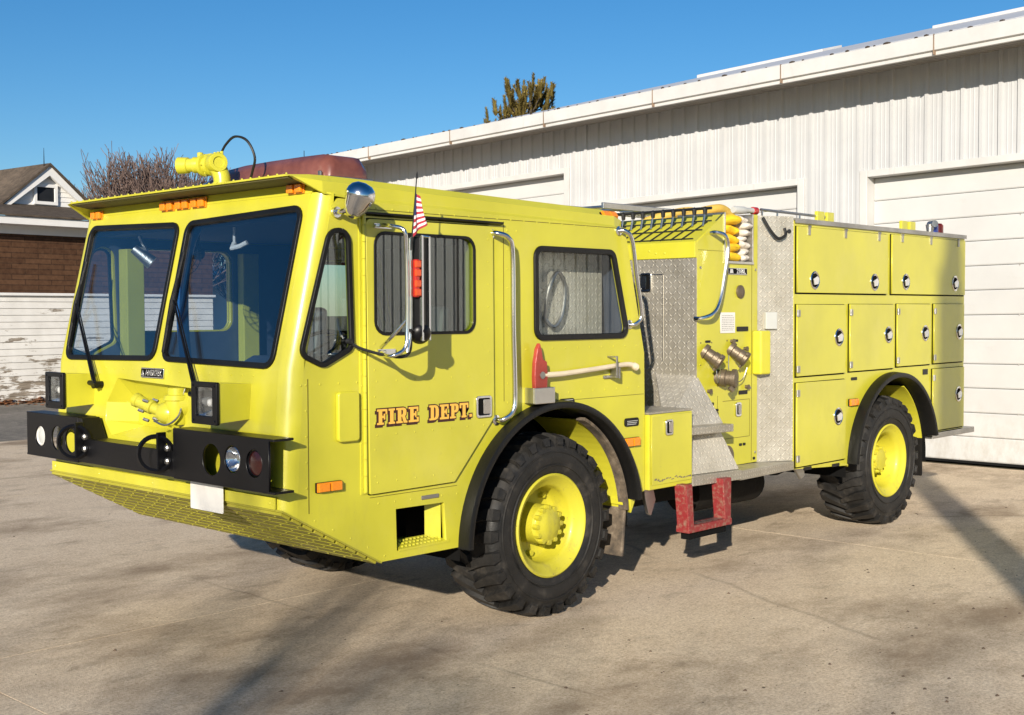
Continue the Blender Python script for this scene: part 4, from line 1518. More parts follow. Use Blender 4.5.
# fan, blue duct, cab lamp
bm = B()
fc = Vector((.50, 1.62, 2.25)); fn = Vector((-1, -.1, 0)).normalized()
for r_ in (.125, .09, .05):
    lathe(bm, [(r_-.003, 0), (r_, .003), (r_+.003, 0), (r_, -.003)], fc, fn, 24, close=True)
_, s_, u_ = frame_of(fn)
for k in range(16):
    a_ = 2*PI*k/16
    cyl(bm, fc+fn*.01, fc+(s_*math.cos(a_)+u_*math.sin(a_))*.125, .0025, seg=4)
for k in range(4):
    a_ = 2*PI*k/4
    p1 = fc-fn*.02+(s_*math.cos(a_)+u_*math.sin(a_))*.10; p2 = fc-fn*.03+(s_*math.cos(a_+.6)+u_*math.sin(a_+.6))*.10
    bm.faces.new([bm.verts.new(q) for q in (fc-fn*.02, p1, p2)])
cyl(bm, fc-fn*.02, fc-fn*.10, .035, seg=12)
cyl(bm, fc-fn*.06, (.56, 1.60, 2.38), .012, seg=6)
T('cab_fan', bm, M['dark'])
bm = B(); tube(bm, smooth_path([(.30, 1.22, 2.37), (.32, 1.33, 2.27), (.33, 1.41, 2.05), (.34, 1.43, 1.80), (.36, 1.43, 1.56)]), .036, 12)
T('blue_duct', bm, M['bluehose'], smooth=True)
bm = B()
cyl(bm, (.42, 2.05, 2.37), (.46, 2.03, 2.27), .014, seg=6); cyl(bm, (.38, 2.05, 2.29), (.47, 1.99, 2.20), .03, .045, 12)
T('cab_lamp', bm, M['steel'], smooth=True)
bm = B(); cyl(bm, (.40, .98, 2.37), (.40, .98, 2.28), .008, seg=6); tube(bm, [(.40, .98, 2.28), (.37, .96, 2.25), (.39, .91, 2.26), (.41, .87, 2.28)], .014, 8)
T('cab_microphone', bm, M['white'], smooth=True)

# --- wipers
def wiper(y0_, z0_, y1_, z1_, yb0, zb0, yb1, zb1):
    bm = B()
    P = lambda y, z, o=.04: Vector(slant(y, z, o))
    piv = Vector((xf(z0_)-.05, y0_, z0_))
    cyl(bm, (xf(z0_)+.01, y0_, z0_), piv-Vector((.01, 0, 0)), .022, seg=12)
    cyl(bm, piv+Vector((0, -.03, 0)), piv+Vector((0, .06, .012)), .018, .015, 10)
    cyl(bm, piv, P(y1_, z1_, .06), .011, .006, seg=6)
    cyl(bm, piv+Vector((0, -.025, 0)), P(y1_-.01, z1_+.02, .06), .005, .004, seg=6)
    w_ = T('wiper', bm, M['black'])
    b2 = B()
    a, b = P(yb0, zb0, .028), P(yb1, zb1, .028)
    hexd = (b-a)
    tube(b2, [a, a.lerp(b, .5)+Vector((-.012, 0, 0)), b], [.009, .012, .009], 6)
    tube(b2, [a.lerp(b, .25)+Vector((-.005, 0, 0)), P(y1_, z1_, .055), a.lerp(b, .75)+Vector((-.005, 0, 0))], .007, 6)
    obj('wiper_blade', b2, M['rubber'], w_)
    return w_
wiper(1.84, 1.46, 2.21, 1.93, 2.262, 1.68, 2.245, 2.20)
wiper(.74, 1.44, 1.09, 1.94, 1.150, 1.66, 1.135, 2.22)

# --- badge
bm = plate(rpoly(rect(1.145, 1.518, 1.385, 1.575), .006), [], .010, lambda a, b, c: (xf(b)-.006-c, a, b), edge=.002)
bd = T('badge', bm, M['chrome'])
bm = plate(rect(1.151, 1.524, 1.379, 1.569), [], .002, lambda a, b, c: (xf(b)-.0125-c, a, b))
obj('badge_field', bm, M['matte_black'], bd)
bm = font_mesh('AMERTEK', .044, .002, lambda a, b, c: (xf(1.546+b)-.0145-c, 1.242-a*.92, 1.546+b), bold=.0012)
join_bm(bm, plate([(1.340, 1.530), (1.374, 1.530), (1.357, 1.565)], [], .002, lambda a, b, c: (xf(b)-.0145-c, a, b)))
obj('badge_text', bm, M['chrome'], bd)

# --- headlight housings
def headlight(y0_, y1_):
    bm = B()
    z0_, z1_ = 1.325, 1.53
    xfr = -.147
    zf0, zf1 = z0_, z1_
    xb0, xb1 = xf(1.33)+.005, xf(1.52)+.005
    hexa(bm, [(xfr, y0_, z0_+.004), (xb0, y0_, z0_+.015), (xb0, y1_, z0_+.015), (xfr, y1_, z0_+.004), (xfr, y0_, z1_), (xb1, y0_, z1_-.01), (xb1, y1_, z1_-.01), (xfr, y1_, z1_)])
    bm.faces.ensure_lookup_table()
    for f_ in list(bm.faces):
        if all(abs(v.co.x-xfr) < 1e-5 for v in f_.verts):
            bm.faces.remove(f_)
    hl = T('headlight', bm, M['yellow'])
    fr = plate(rpoly(rect(y0_-.006, z0_-.006, y1_+.006, z1_+.006), .01), [rpoly(rect(y0_+.035, z0_+.038, y1_-.035, z1_-.022), .01)], .02, xmap(xfr-.012), edge=.003)
    for y in (y0_+.014, y1_-.014):
        for z in (z0_+.014, z1_-.014):
            dome(fr, (xfr-.022, y, z), (-1, 0, 0), .007, .005)
    b_ = obj('bezel', fr, M['black'], hl)
    rb = B()
    hexa(rb, [(xfr-.004, y0_+.035, z0_+.038), (xfr+.06, y0_+.06, z0_+.06), (xfr+.06, y1_-.06, z0_+.06), (xfr-.004, y1_-.035, z0_+.038),
              (xfr-.004, y0_+.035, z1_-.022), (xfr+.06, y0_+.06, z1_-.05), (xfr+.06, y1_-.06, z1_-.05), (xfr-.004, y1_-.035, z1_-.022)])
    rb.faces.ensure_lookup_table()
    # open the front
    for f_ in list(rb.faces):
        if all(abs(v.co.x-(xfr-.004)) < 1e-5 for v in f_.verts):
            rb.faces.remove(f_)
    lp = obj('reflector', rb, M['chrome'], hl)
    bb = B(); lathe(bb, [(.0, -.03), (.018, -.02), (.02, .0), (.016, .03)], (xfr+.03, (y0_+y1_)/2, (z0_+z1_)/2), (1, 0, 0), 12)
    obj('bulb', bb, M['white'], hl)
    obj('lens', plate(rect(y0_+.036, z0_+.039, y1_-.036, z1_-.023), [], .004, xmap(xfr-.010)), M['lens'], hl)
headlight(.315, .535)
headlight(1.925, 2.135)

# --- front winch / nozzle in the recess
bm = B()
lathe(bm, [(0, -.10), (.058, -.10), (.064, -.09), (.064, .03), (.078, .035), (.068, .06), (.052, .065), (.052, .10), (.0, .10)], (.02, .98, 1.375), (0, 0, 1), 24)
lathe(bm, [(.0, -.075), (.045, -.065), (.062, -.03), (.066, 0), (.062, .03), (.045, .06), (0, .07)], (-.005, 1.02, 1.335), (-.45, .7, .1), 20)
cyl(bm, (.02, .97, 1.38), (.16, .90, 1.38), .07, seg=20)
box(bm, .03, .07, .80, .98, 1.24, 1.45)
nz = T('bumper_turret', bm, M['yellow'], smooth=True, angle=40)
bm = B()
lathe(bm, [(.028, 0), (.032, .03), (.032, .05), (.040, .055), (.040, .085), (.033, .09), (.035, .15), (.040, .155), (.040, .18), (.032, .18), (.026, .12), (0, .12)], (-.03, 1.07, 1.345), (-.35, .88, .34), 20)
obj('nozzle', bm, M['yellow'], nz, smooth=True, angle=40)
bm = B()
for k in range(6):
    a_ = 2*PI*k/6
    cyl(bm, (-.05+.06*math.cos(a_), 1.11, 1.345+.06*math.sin(a_)), (-.065+.06*math.cos(a_), 1.14, 1.355+.06*math.sin(a_)), .009, seg=6)
tube(bm, smooth_path([(-.10, 1.02, 1.30), (-.08, .93, 1.28), (-.02, .90, 1.33), (.02, .93, 1.42), (.04, .93, 1.47)]), .006, 6)
obj('fittings', bm, M['steel'], nz)

# --- bumper
bm = B()
T0 = -.119
def bplate(y0_, y1_, z0_, z1_, holes):
    return plate(rect(y0_, z0_, y1_, z1_), holes, .012, xmap(T0+.006))
near = bplate(-.056, .80, 1.012, 1.272, [circ(.441, 1.135, .082), circ(.253, 1.152, .070), circ(.065, 1.145, .070)])
bump = T('bumper', near, M['black'])
b2 = bplate(1.84, 2.496, 1.012, 1.272, [circ(2.322, 1.132, .062), circ(2.101, 1.134, .072), circ(1.93, 1.13, .07)])
bb = B()
box(bb, T0+.0005, .0, .80, 1.84, 1.012, 1.152)
for y0_, y1_ in ((-.10, .80), (1.84, 2.50)):
    box(bb, T0+.0005, .0, y0_, y1_, 1.262, 1.2745)
    box(bb, T0-.0008, .0, y0_, y1_, 1.006, 1.018)
box(bb, T0+.012, -.02, .79, .80, 1.15, 1.262)
box(bb, T0+.012, -.02, 1.84, 1.85, 1.15, 1.262)
hexa(bb, [(T0+.001, 1.72, 1.15), (-.0, 1.72, 1.15), (0, 1.84, 1.15), (T0+.001, 1.84, 1.15), (T0+.001, 1.80, 1.272), (0, 1.80, 1.272), (0, 1.839, 1.272), (T0+.001, 1.839, 1.272)])
box(bb, T0+.012, T0+.07, .60, .62, 1.02, 1.26)
box(bb, T0+.012, T0+.07, 2.485, 2.495, 1.018, 1.262)
join_bm(b2, bb)
obj('bumper_channel', b2, M['black'], bump, bevel=.002, seg=1)
def tow_ring(y):
    bm = B()
    lathe(bm, [(.080, 0), (.093, .013), (.106, 0), (.093, -.013)], (T0-.05, y-.01, 1.135), (.75, .66, 0), 28, close=True)
    o = obj('tow_ring', bm, M['black'], bump, smooth=True)
    b_ = B()
    box(b_, T0-.055, T0, y-.035, y-.020, 1.05, 1.25)
    obj('lug', b_, M['black'], o, bevel=.004)
    b_ = B()
    for z in (1.095, 1.165):
        lathe(b_, [(.020, 0), (.020, .014), (.012, .022), (0, .023)], (T0-.0, y-.055, z), (-1, 0, 0), 8)
    obj('bolt', b_, M['steel'], o)
tow_ring(1.80); tow_ring(.90)
def lamp(y, z, r, mat, name, lens=None):
    b_ = B()
    lathe(b_, [(r, -.004), (r, .012), (r*.93, .016), (r*.85, .0), (r*.5, -.03), (0, -.04)], (T0+.02, y, z), (-1, 0, 0), 26)
    o = obj(name, b_, M[mat], bump, smooth=True)
    b_ = B()
    lathe(b_, [(r*.9, .008), (r*.5, .016), (0, .02)], (T0+.02, y, z), (-1, 0, 0), 26)
    obj('lens', b_, M[lens or 'lens'], o, smooth=True)
lamp(.253, 1.152, .066, 'chrome', 'driving_light')
lamp(2.322, 1.132, .058, 'white', 'driving_light', 'label')
lamp(.065, 1.145, .066, 'black', 'turn_signal', 'darkred')
# blank plate
bm = plate(rpoly(rect(.470, .842, .775, .990), .008), [], .006, xmap(-.03))
T('licence_plate', bm, M['white'])

# --- rooftop turret
bm = B()
lathe(bm, [(.105, 0), (.105, .012), (.088, .016), (.06, .03), (.055, .05)], (.47, 1.20, 2.592), (0, 0, 1), 24)
tube(bm, smooth_path([(.47, 1.20, 2.63), (.47, 1.205, 2.68), (.46, 1.23, 2.73), (.455, 1.30, 2.752)]), .050, 14)
lathe(bm, [(.052, 0), (.064, .004), (.064, .024), (.05, .028), (.05, .05), (.066, .054), (.066, .074), (.048, .08)], (.455, 1.27, 2.752), (-.2, .97, .02), 22)
lathe(bm, [(.0, 0), (.030, .0), (.034, -.008), (.052, -.008), (.056, .0), (.056, .07), (.045, .075)], (.43, 1.175, 2.757), (.25, .96, 0), 20)
box(bm, .43, .50, 1.25, 1.31, 2.79, 2.815)
for k in range(6):
    a_ = 2*PI*k/6
    cyl(bm, (.455+.056*math.cos(a_), 1.268, 2.752+.056*math.sin(a_)), (.45+.056*math.cos(a_), 1.305, 2.753+.056*math.sin(a_)), .008, seg=6)
    cyl(bm, (.47+.088*math.cos(a_), 1.20+.088*math.sin(a_), 2.604), (.47+.088*math.cos(a_), 1.20+.088*math.sin(a_), 2.618), .010, seg=6)
rt = T('roof_turret', bm, M['yellow'], smooth=True, angle=35)
bm = B()
lathe(bm, [(.042, 0), (.046, .015), (.048, .05), (.040, .055), (.040, .085), (.047, .09), (.050, .15), (.044, .153), (.038, .13), (.026, .08), (0, .08)], (.435, 1.352, 2.757), (-.50, .86, .0), 22)
for k in range(3):
    cyl(bm, (.47, 1.20+.035*k, 2.80), (.47, 1.20+.035*k, 2.826), .010, seg=8)
lathe(bm, [(.018, 0), (.018, .03), (.008, .034)], (.44, 1.38, 2.80), (0, 0, 1), 10)
obj('nozzle', bm, M['yellow'], rt, smooth=True, angle=35)
bm = B(); cyl(bm, (.388, 1.432, 2.757), (.362, 1.478, 2.757), .022, .017, 14)
obj('nozzle_core', bm, M['label'], rt, smooth=True)
bm = B(); tube(bm, smooth_path([(.48, 1.22, 2.82), (.48, 1.17, 2.865), (.48, 1.08, 2.90), (.48, .96, 2.865), (.50, .915, 2.77), (.52, .97, 2.69), (.55, 1.06, 2.60)]), .0075, 6)
obj('turret_cable', bm, M['cable'], rt, smooth=True)
# --- light bar
bm = B()
pr_ = [(.0, .0), (.02, -.0)]
rows = []
X0, X1 = .62, .92
for y, k in ((.40, .0), (.405, .45), (.44, .86), (.50, .96), (.70, .98), (1.0, .98), (1.25, .95), (1.42, .86), (1.58, .66), (1.70, .40), (1.72, 0)):
    h_ = .125*k+.012
    sx = .15*(.82+.18*min(1, k))
    ring = []
    for a_ in range(9):
        t_ = PI*a_/8
        ring.append(bm.verts.new((.77-math.cos(t_)*sx*(.9+.1*abs(math.cos(t_))), y, 2.632+h_*min(1, math.sin(t_)*1.7))))
    rows.append(ring)
for i in range(len(rows)-1):
    for k in range(8):
        bm.faces.new((rows[i][k], rows[i][k+1], rows[i+1][k+1], rows[i+1][k]))
bm.faces.new(rows[0]); bm.faces.new(rows[-1][::-1])
lb = T('light_bar', bm, M['lightbar'], smooth=True, angle=60)
bm = B()
box(bm, .615, .925, .385, 1.74, 2.608, 2.634)
for y in (.6, 1.4):
    box(bm, .68, .86, y-.04, y+.04, 2.575, 2.615)
for y in (.46, .78, 1.05, 1.3, 1.55):
    box(bm, .603, .617, y-.012, y+.012, 2.625, 2.665)
obj('mount', bm, M['steel'], lb, bevel=.004)
bm = B(); cyl(bm, (.95, 1.05, 2.58), (.95, 1.05, 2.86), .004, .002, 5)
T('antenna', bm, M['dark'])

# --- spotlight
bm = B()
ax = Vector((-.80, -.28, .10)).normalized()
lathe(bm, [(.0, .118), (.022, .112), (.048, .085), (.068, .048), (.082, .0), (.090, -.015), (.092, -.028), (.086, -.055), (.072, -.080), (.045, -.100), (0, -.108)], (.380, -.16, 2.462), (-.25, .25, -.80), 28)
for v_ in bm.verts:
    v_.co = Vector((.372, -.155, 2.448))+(v_.co-Vector((.380, -.16, 2.462)))*.86
spot = T('spotlight', bm, M['chrome'], smooth=True, angle=60)
bm = B()
cyl(bm, (.345, -.0, 2.395), (.345, -.02, 2.395), .028, seg=16)
tube(bm, smooth_path([(.345, -.02, 2.395), (.352, -.07, 2.40), (.37, -.12, 2.42), (.385, -.15, 2.445)]), .014, 8)
obj('arm', bm, M['chrome'], spot, smooth=True)

# --- mirror assembly
bm = B()
YM = -.28
tube(bm, smooth_path([(.66, -.02, 2.338), (.60, -.06, 2.338), (.54, -.20, 2.325), (.565, YM, 2.30), (.580, YM, 2.20), (.585, YM, 2.0), (.582, YM, 1.80), (.565, YM, 1.70), (.50, -.24, 1.66), (.58, -.08, 1.672), (.66, -.02, 1.675)]), .0105, 10)
tube(bm, smooth_path([(.604, YM, 2.26), (.606, YM, 2.0), (.602, YM, 1.78), (.58, YM, 1.68)]), .010, 8)
tube(bm, smooth_path([(.585, YM, 1.85), (.55, -.20, 1.76), (.56, -.10, 1.70)]), .010, 8)
box(bm, .58, .70, -.032, -.019, 2.325, 2.35); box(bm, .60, .72, -.032, -.019, 1.66, 1.69)
box(bm, .60, .64, -.05, -.02, 2.333, 2.345)
mir = T('mirror_bracket', bm, M['chrome'], smooth=True, angle=50)
# flat mirror head seen nearly edge on, its back to the front
mh = B()
e0 = Vector((.655, YM-.01, 0)); dv = Vector((.30, -.93, 0)).normalized()*.0
mw = Vector((.085, -.035, 0))
for z0_, z1_ in ((1.742, 2.272),):
    a, b = Vector((.660, YM-.02, 0)), Vector((.745, YM+.02, 0))
    # back shell
    tv = Vector((-.02, .045, 0))
    hexa(mh, [tuple(a+Vector((0, 0, z0_))), tuple(b+Vector((0, 0, z0_))), tuple(b+tv+Vector((0, 0, z0_))), tuple(a+tv+Vector((0, 0, z0_))),
              tuple(a+Vector((0, 0, z1_))), tuple(b+Vector((0, 0, z1_))), tuple(b+tv+Vector((0, 0, z1_))), tuple(a+tv+Vector((0, 0, z1_)))])
h_ = obj('mirror_head', mh, M['black'], mir, bevel=.008)
bm = B()
for (x, y, z0_, z1_) in ((.662, YM-.027, 1.738, 2.276), (.748, YM+.013, 1.738, 2.276)):
    box(bm, x-.006, x+.006, y-.006, y+.006, z0_, z1_)
for z in (1.738, 2.270):
    tube(bm, [(.662, YM-.027, z+.003), (.748, YM+.013, z+.003)], .006, 6)
obj('mirror_frame', bm, M['chrome'], h_)
bm = B()
for z in (1.96, 2.04, 2.12):
    pass
box(bm, .618, .648, YM-.03, YM-.0, 1.96, 2.155)
al = obj('signal_lamp', bm, M['redlens'], mir, bevel=.008, label='orange red signal lamp on the mirror bracket')
bm = B()
for z in (1.985, 2.03, 2.085, 2.13):
    box(bm, .614, .652, YM-.036, YM-.02, z-.018, z+.018)
obj('lens', bm, M['amber_red'], al, bevel=.005)
bm = B()
lathe(bm, [(0, -.03), (.03, -.026), (.052, -.01), (.056, 0), (.05, .006), (0, .012)], (.675, YM, 1.770), (.25, .6, .3), 22)
cyl(bm, (.60, YM, 1.79), (.66, YM+.01, 1.775), .010, seg=8)
obj('convex_mirror', bm, M['black'], mir, smooth=True, angle=60)
bm = B(); tube(bm, smooth_path([(.42, -.01, 1.735), (.46, -.05, 1.70), (.52, -.15, 1.668), (.58, -.24, 1.655), (.61, -.27, 1.69), (.60, -.285, 1.80)]), .009, 6)
cyl(bm, (.42, -.03, 1.735), (.42, 0, 1.735), .015, seg=10)
obj('mirror_cable', bm, M['cable'], mir, smooth=True)

# --- grab rails
def rail(pts, r=.0155, name='grab_rail', mat='chrome'):
    bm = B()
    tube(bm, smooth_path(pts, 8), r, 10)
    for p_ in (pts[0], pts[-1]):
        lathe(bm, [(r*2, 0), (r*2, .008), (r, .012)], (p_[0], p_[1], p_[2]), (0, -1, 0), 12)
    return T(name, bm, M[mat], smooth=True, angle=50)
rail([(1.475, 0, 2.335), (1.49, -.05, 2.335), (1.55, -.075, 2.31), (1.585, -.075, 2.22), (1.59, -.075, 1.8), (1.60, -.075, 1.42), (1.585, -.075, 1.31), (1.53, -.05, 1.262), (1.515, 0, 1.255)])
rail([(2.66, .0, 2.405), (2.69, -.04, 2.40), (2.735, -.055, 2.34), (2.78, -.055, 2.12), (2.83, -.055, 1.90), (2.83, -.05, 1.835), (2.79, -.03, 1.80), (2.77, 0, 1.80)])

# --- little plates on the cab side
for x0_, z0_, x1_, z1_ in ((2.075, 1.303, 2.215, 1.348), (2.72, 1.13, 2.87, 1.185)):
    o = T('data_plate', plate(rpoly(rect(x0_, z0_, x1_, z1_), .018), [], .006, ymap(-.004)), M['black'])
    bm = B()
    for k in range(3):
        box(bm, x0_+.025, x1_-.03+.008*k, -.0085, -.0075, z0_+.011+k*.011, z0_+.015+k*.011)
    obj('plate_text', bm, M['label'], o)
# axe clips
bm = B()
box(bm, 1.765, 1.945, -.085, -.075, 1.335, 1.432); box(bm, 1.765, 1.775, -.075, 0, 1.335, 1.432); box(bm, 1.935, 1.945, -.075, 0, 1.335, 1.432); box(bm, 1.765, 1.945, -.075, 0, 1.335, 1.345)
T('axe_pouch', bm, M['alu'], bevel=.004)
bm = B()
box(bm, 2.50, 2.62, -.012, 0, 1.455, 1.475); box(bm, 2.545, 2.56, -.07, -.0, 1.46, 1.475); box(bm, 2.545, 2.562, -.078, -.07, 1.46, 1.60); box(bm, 2.545, 2.56, -.07, 0, 1.59, 1.60); box(bm, 2.575, 2.59, -.075, -.0, 1.455, 1.53)
T('axe_clip', bm, M['steel'], bevel=.002)

# --- side locker between cab and steps
bm = B()
box(bm, 2.955, 3.445, -.028, .50, .69, 1.195)
lk = T('side_locker', bm, M['yellow'], bevel=.004)
bm = plate(rect(2.975, .72, 3.435, 1.185), [], .006, ymap(-.032), edge=.002)
obj('locker_door', bm, M['yellow_b'], lk)
paddle(3.158, -.036, 1.10, .085, .105, lk, 'latch')
bm = B(); hexa(bm, [(2.95, -.03, 1.198), (3.45, -.03, 1.198), (3.45, .50, 1.198), (2.95, .50, 1.198), (2.95, -.03, 1.21), (3.45, -.03, 1.21), (3.45, .50, 1.21), (2.95, .50, 1.21)])
obj('locker_tread', bm, M['dia_xy'], lk)
rnd = random.Random(8)
bm = B()
xx = 3.0
while xx < 3.40:
    l_ = rnd.uniform(.012, .04)
    z_ = .745+rnd.uniform(-.008, .008)
    bm.faces.new([bm.verts.new(p_) for p_ in ((xx, -.0358, z_), (xx+l_, -.0358, z_+rnd.uniform(-.004, .006)), (xx+l_*.8, -.0358, z_+.008+rnd.uniform(0, .01)), (xx+.003, -.0358, z_+.006))])
    xx += l_*rnd.uniform(.8, 1.2)
obj('chipped_paint', bm, plain('rust_chips', (.16, .13, .10), .8), lk)
# yellow cheek + panel behind the locker
bm = B()
box(bm, 3.16, 3.18, .30, 1.9, .9, 1.42)
T('step_cheek', bm, M['yellow'])
# stairs
bm = B()
def slab(bm, q, th):
    q = [Vector(p_) for p_ in q]
    n_ = (q[1]-q[0]).cross(q[3]-q[0]).normalized()*th
    return hexa(bm, [tuple(p_) for p_ in q]+[tuple(p_+n_) for p_ in q])
slab(bm, [(3.30, .10, 1.07), (3.86, .00, 1.07), (3.765, .17, 1.425), (3.765, .53, 1.425)], .012)
slab(bm, [(3.46, .03, .735), (4.00, -.04, .735), (3.88, .05, 1.03), (3.40, .14, 1.03)], .012)
T('stair_riser', bm, M['dia_xz'])
bm = B()
hexa(bm, [(3.30, .0, 1.02), (3.895, -.075, 1.02), (3.895, .14, 1.02), (3.30, .3, 1.02), (3.30, .0, 1.075), (3.895, -.075, 1.075), (3.895, .14, 1.075), (3.30, .3, 1.075)])
T('stair_tread', bm, M['dia_xy'], bevel=.004)
bm = B()
hexa(bm, [(3.455, -.03, .665), (3.99, -.085, .665), (3.99, .16, .665), (3.455, .3, .665), (3.455, -.03, .735), (3.99, -.085, .735), (3.99, .16, .735), (3.455, .3, .735)])
hexa(bm, [(3.992, -.07, .655), (4.836, -.012, .648), (4.836, .16, .648), (3.992, .16, .655), (3.992, -.07, .725), (4.836, -.012, .715), (4.836, .16, .715), (3.992, .16, .725)])
T('running_board', bm, M['dia_xy'], bevel=.004)
# red drop step
bm = B()
for xa, xb in ((3.26, 3.335), (3.705, 3.785)):
    hexa(bm, [(xa+.02, -.12, .40), (xb+.01, -.12, .40), (xb+.01, -.02, .40), (xa+.02, -.02, .40), (xa, -.11, .70), (xb+.03*(xa > 3.5), -.11, .70), (xb+.03*(xa > 3.5), -.01, .70), (xa, -.01, .70)])
box(bm, 3.275, 3.80, -.125, -.015, .368, .415)
ds = T('drop_step', bm, M['redstep'], bevel=.005)
bm = B(); box(bm, 3.31, 3.76, -.10, -.03, .318, .368)
obj('step_foot', bm, M['matte_black'], ds, bevel=.003)
bm = B()
for k in range(5):
    box(bm, 3.40+k*.07, 3.445+k*.07, -.10, -.04, .4155, .418)
obj('step_tread', bm, M['steel'], ds)

# --- pump compartment
ZP = .15
pp = [(3.76, .725), (4.56, .725), (4.56, 2.62), (4.483, 2.62), (4.483, 2.255), (4.110, 2.255), (4.110, 2.61), (3.76, 2.385)]
pm = plate(pp, [], .02, ymap(ZP+.01))
for a, b in (((3.80, ZP, 1.5), (3.80, ZP, 2.3)), ((4.52, ZP, .8), (4.52, ZP, 2.2))):
    rivets(pm, a, b, .16, (0, -1, 0))
pump = T('pump_panel', pm, M['yellow'])
bm = B()
box(bm, 4.478, 4.483, ZP-.0015, ZP+.002, .74, 2.25); box(bm, 3.77, 4.10, ZP-.0012, ZP+.002, 2.326, 2.329)
box(bm, 4.09, 4.45, ZP-.0012, ZP+.002, 1.213, 1.217); box(bm, 4.09, 4.45, ZP-.0012, ZP+.002, .93, .934); box(bm, 4.02, 4.024, ZP-.0012, ZP+.002, .93, 1.26); box(bm, 4.452, 4.456, ZP-.0012, ZP+.002, .93, 1.216)
obj('panel_seam', bm, plain('seam_dark2', (.14, .12, .012), .7), pump)
bm = B()
box(bm, 3.78, 4.84, ZP+.03, W-.17, .72, 2.24)
T('pump_housing', bm, M['dark'])
T('pump_panel', plate([(3.76, .72), (4.84, .72), (4.84, 2.62), (4.1, 2.61), (3.76, 2.335)], [], .02, ymap(W-.16)), M['yellow'])
bm = B(); box(bm, 3.745, 3.762, ZP+.001, W-.17, .9, 2.268)
T('front_bulkhead', bm, M['dia_yz'])
bm = B(); box(bm, 3.742, 3.760, 1.33-.5, 1.34-.5+.4, 1.5, 1.504)
bm.free()
bm = B(); box(bm, 3.735, 3.765, ZP+.001, W-.17, 2.27, 2.385)
for y in (.42, .50, .56):
    dome(bm, (3.735, y, 2.31+.02*(y > .5)), (-1, 0, 0), .010, .006)
T('upper_crossbeam', bm, M['yellow'], bevel=.005)
# door outline in the bulkhead and its handle
bm = B(); box(bm, 3.741, 3.745, .44, .447, 1.52, 2.16); box(bm, 3.741, 3.745, .44, 1.1, 2.153, 2.16)
T('bulkhead_door_edge', bm, M['alu'])
paddle(3.744, .595, 2.10, .10, .14, truck, 'bulkhead_latch', 'x')
# sloped crosslay deck
bm = B()
hexa(bm, [(3.748, ZP+.005, 2.37), (4.10, ZP+.005, 2.58), (4.10, W-.17, 2.58), (3.748, W-.17, 2.37), (3.748, ZP+.005, 2.388), (4.10, ZP+.005, 2.60), (4.10, W-.17, 2.60), (3.748, W-.17, 2.388)])
box(bm, 4.10, 4.84, .75, W-.17, 2.24, 2.575)
box(bm, 4.492, 4.84, .16, .75, 2.24, 2.575)
T('hose_deck', bm, M['yellow'])
bm = B()
sl_ = (2.60-2.388)/.352
def dk(x, y, o=.012): return (x, y, 2.388+(x-3.748)*sl_+o)
for k in range(21):
    y = .22+k*.095
    tube(bm, [dk(3.76, y+.07), dk(3.99, y)], .0055, 5)
for x in (3.765, 3.88, 4.0):
    tube(bm, [dk(x, .19), dk(x, 2.25)], .004, 5)
rack = T('restraint_net', bm, M['cable'])
bm = B()
for k in range(21):
    y = .22+k*.095
    cyl(bm, dk(3.93, y), (3.965, y, 2.63), .008, seg=6)
obj('net_hook', bm, M['alu'], rack)
bm = B()
tube(bm, [(3.97, .17, 2.640), (3.965, 2.26, 2.640)], .011, 8)
for k in range(21):
    y = .22+k*.095
    lathe(bm, [(.0, -.035), (.014, -.03), (.019, .015), (0, .03)], (3.96, y, 2.625), (0, 0, 1), 8)
obj('net_rail', bm, M['cable'], rack, smooth=True)
# chrome rail on the panel
bm = B()
tube(bm, smooth_path([(3.925, ZP, 2.455), (3.94, .10, 2.455), (3.985, .06, 2.43), (4.01, .055, 2.34), (3.965, .055, 2.14), (3.905, .055, 1.96), (3.83, .06, 1.87), (3.74, .10, 1.835), (3.73, ZP, 1.835)], 8), .015, 10)
T('grab_rail', bm, M['chrome'], smooth=True)
# hose bin frame
bm = B()
box(bm, 4.100, 4.112, ZP-.01, ZP+.42, 2.25, 2.615); box(bm, 4.478, 4.490, ZP-.01, ZP+.42, 2.25, 2.62); box(bm, 4.095, 4.495, ZP-.012, ZP+.02, 2.238, 2.258)
box(bm, 4.112, 4.478, ZP+.03, .74, 2.242, 2.254)
T('hose_bin_frame', bm, M['alu'], bevel=.002)
bm = B(); box(bm, 4.112, 4.478, .70, .745, 2.25, 2.575)
T('hose_bin_back', bm, M['matte_black'])
# sign and plates
sg = T('model_sign', plate(rect(4.148, 2.158, 4.405, 2.207), [], .008, ymap(ZP-.004), edge=.001), M['chrome'])
obj('sign_field', plate(rect(4.152, 2.162, 4.401, 2.203), [], .001, ymap(ZP-.0085)), M['matte_black'], sg)
tx = font_mesh('2500L', .050, .0016, lambda a, b, c: (4.318+a*1.0, ZP-.0100-c, 2.182+b), bold=.001)
join_bm(tx, plate([(4.165, 2.168), (4.213, 2.168), (4.205, 2.198), (4.173, 2.198)], [], .0016, ymap(ZP-.010)))
obj('sign_text', tx, M['chrome'], sg)
bm = B(); lathe(bm, [(.05, 0), (.05, .012), (.04, .02), (0, .02)], (4.315, ZP, 2.03), (0, -1, 0), 24)
T('gauge_cap', bm, M['valve'], smooth=True, angle=40)
o = T('instruction_plate', plate(rect(4.052, 1.722, 4.245, 1.875), [], .004, ymap(ZP-.003)), M['white'])
bm = B()
rnd = random.Random(12)
for k in range(9):
    xx = 4.07
    while xx < 4.22:
        l_ = rnd.uniform(.008, .03)
        box(bm, xx, min(xx+l_, 4.232), ZP-.0058, ZP-.005, 1.742+k*.0135, 1.746+k*.0135)
        xx += l_+.006
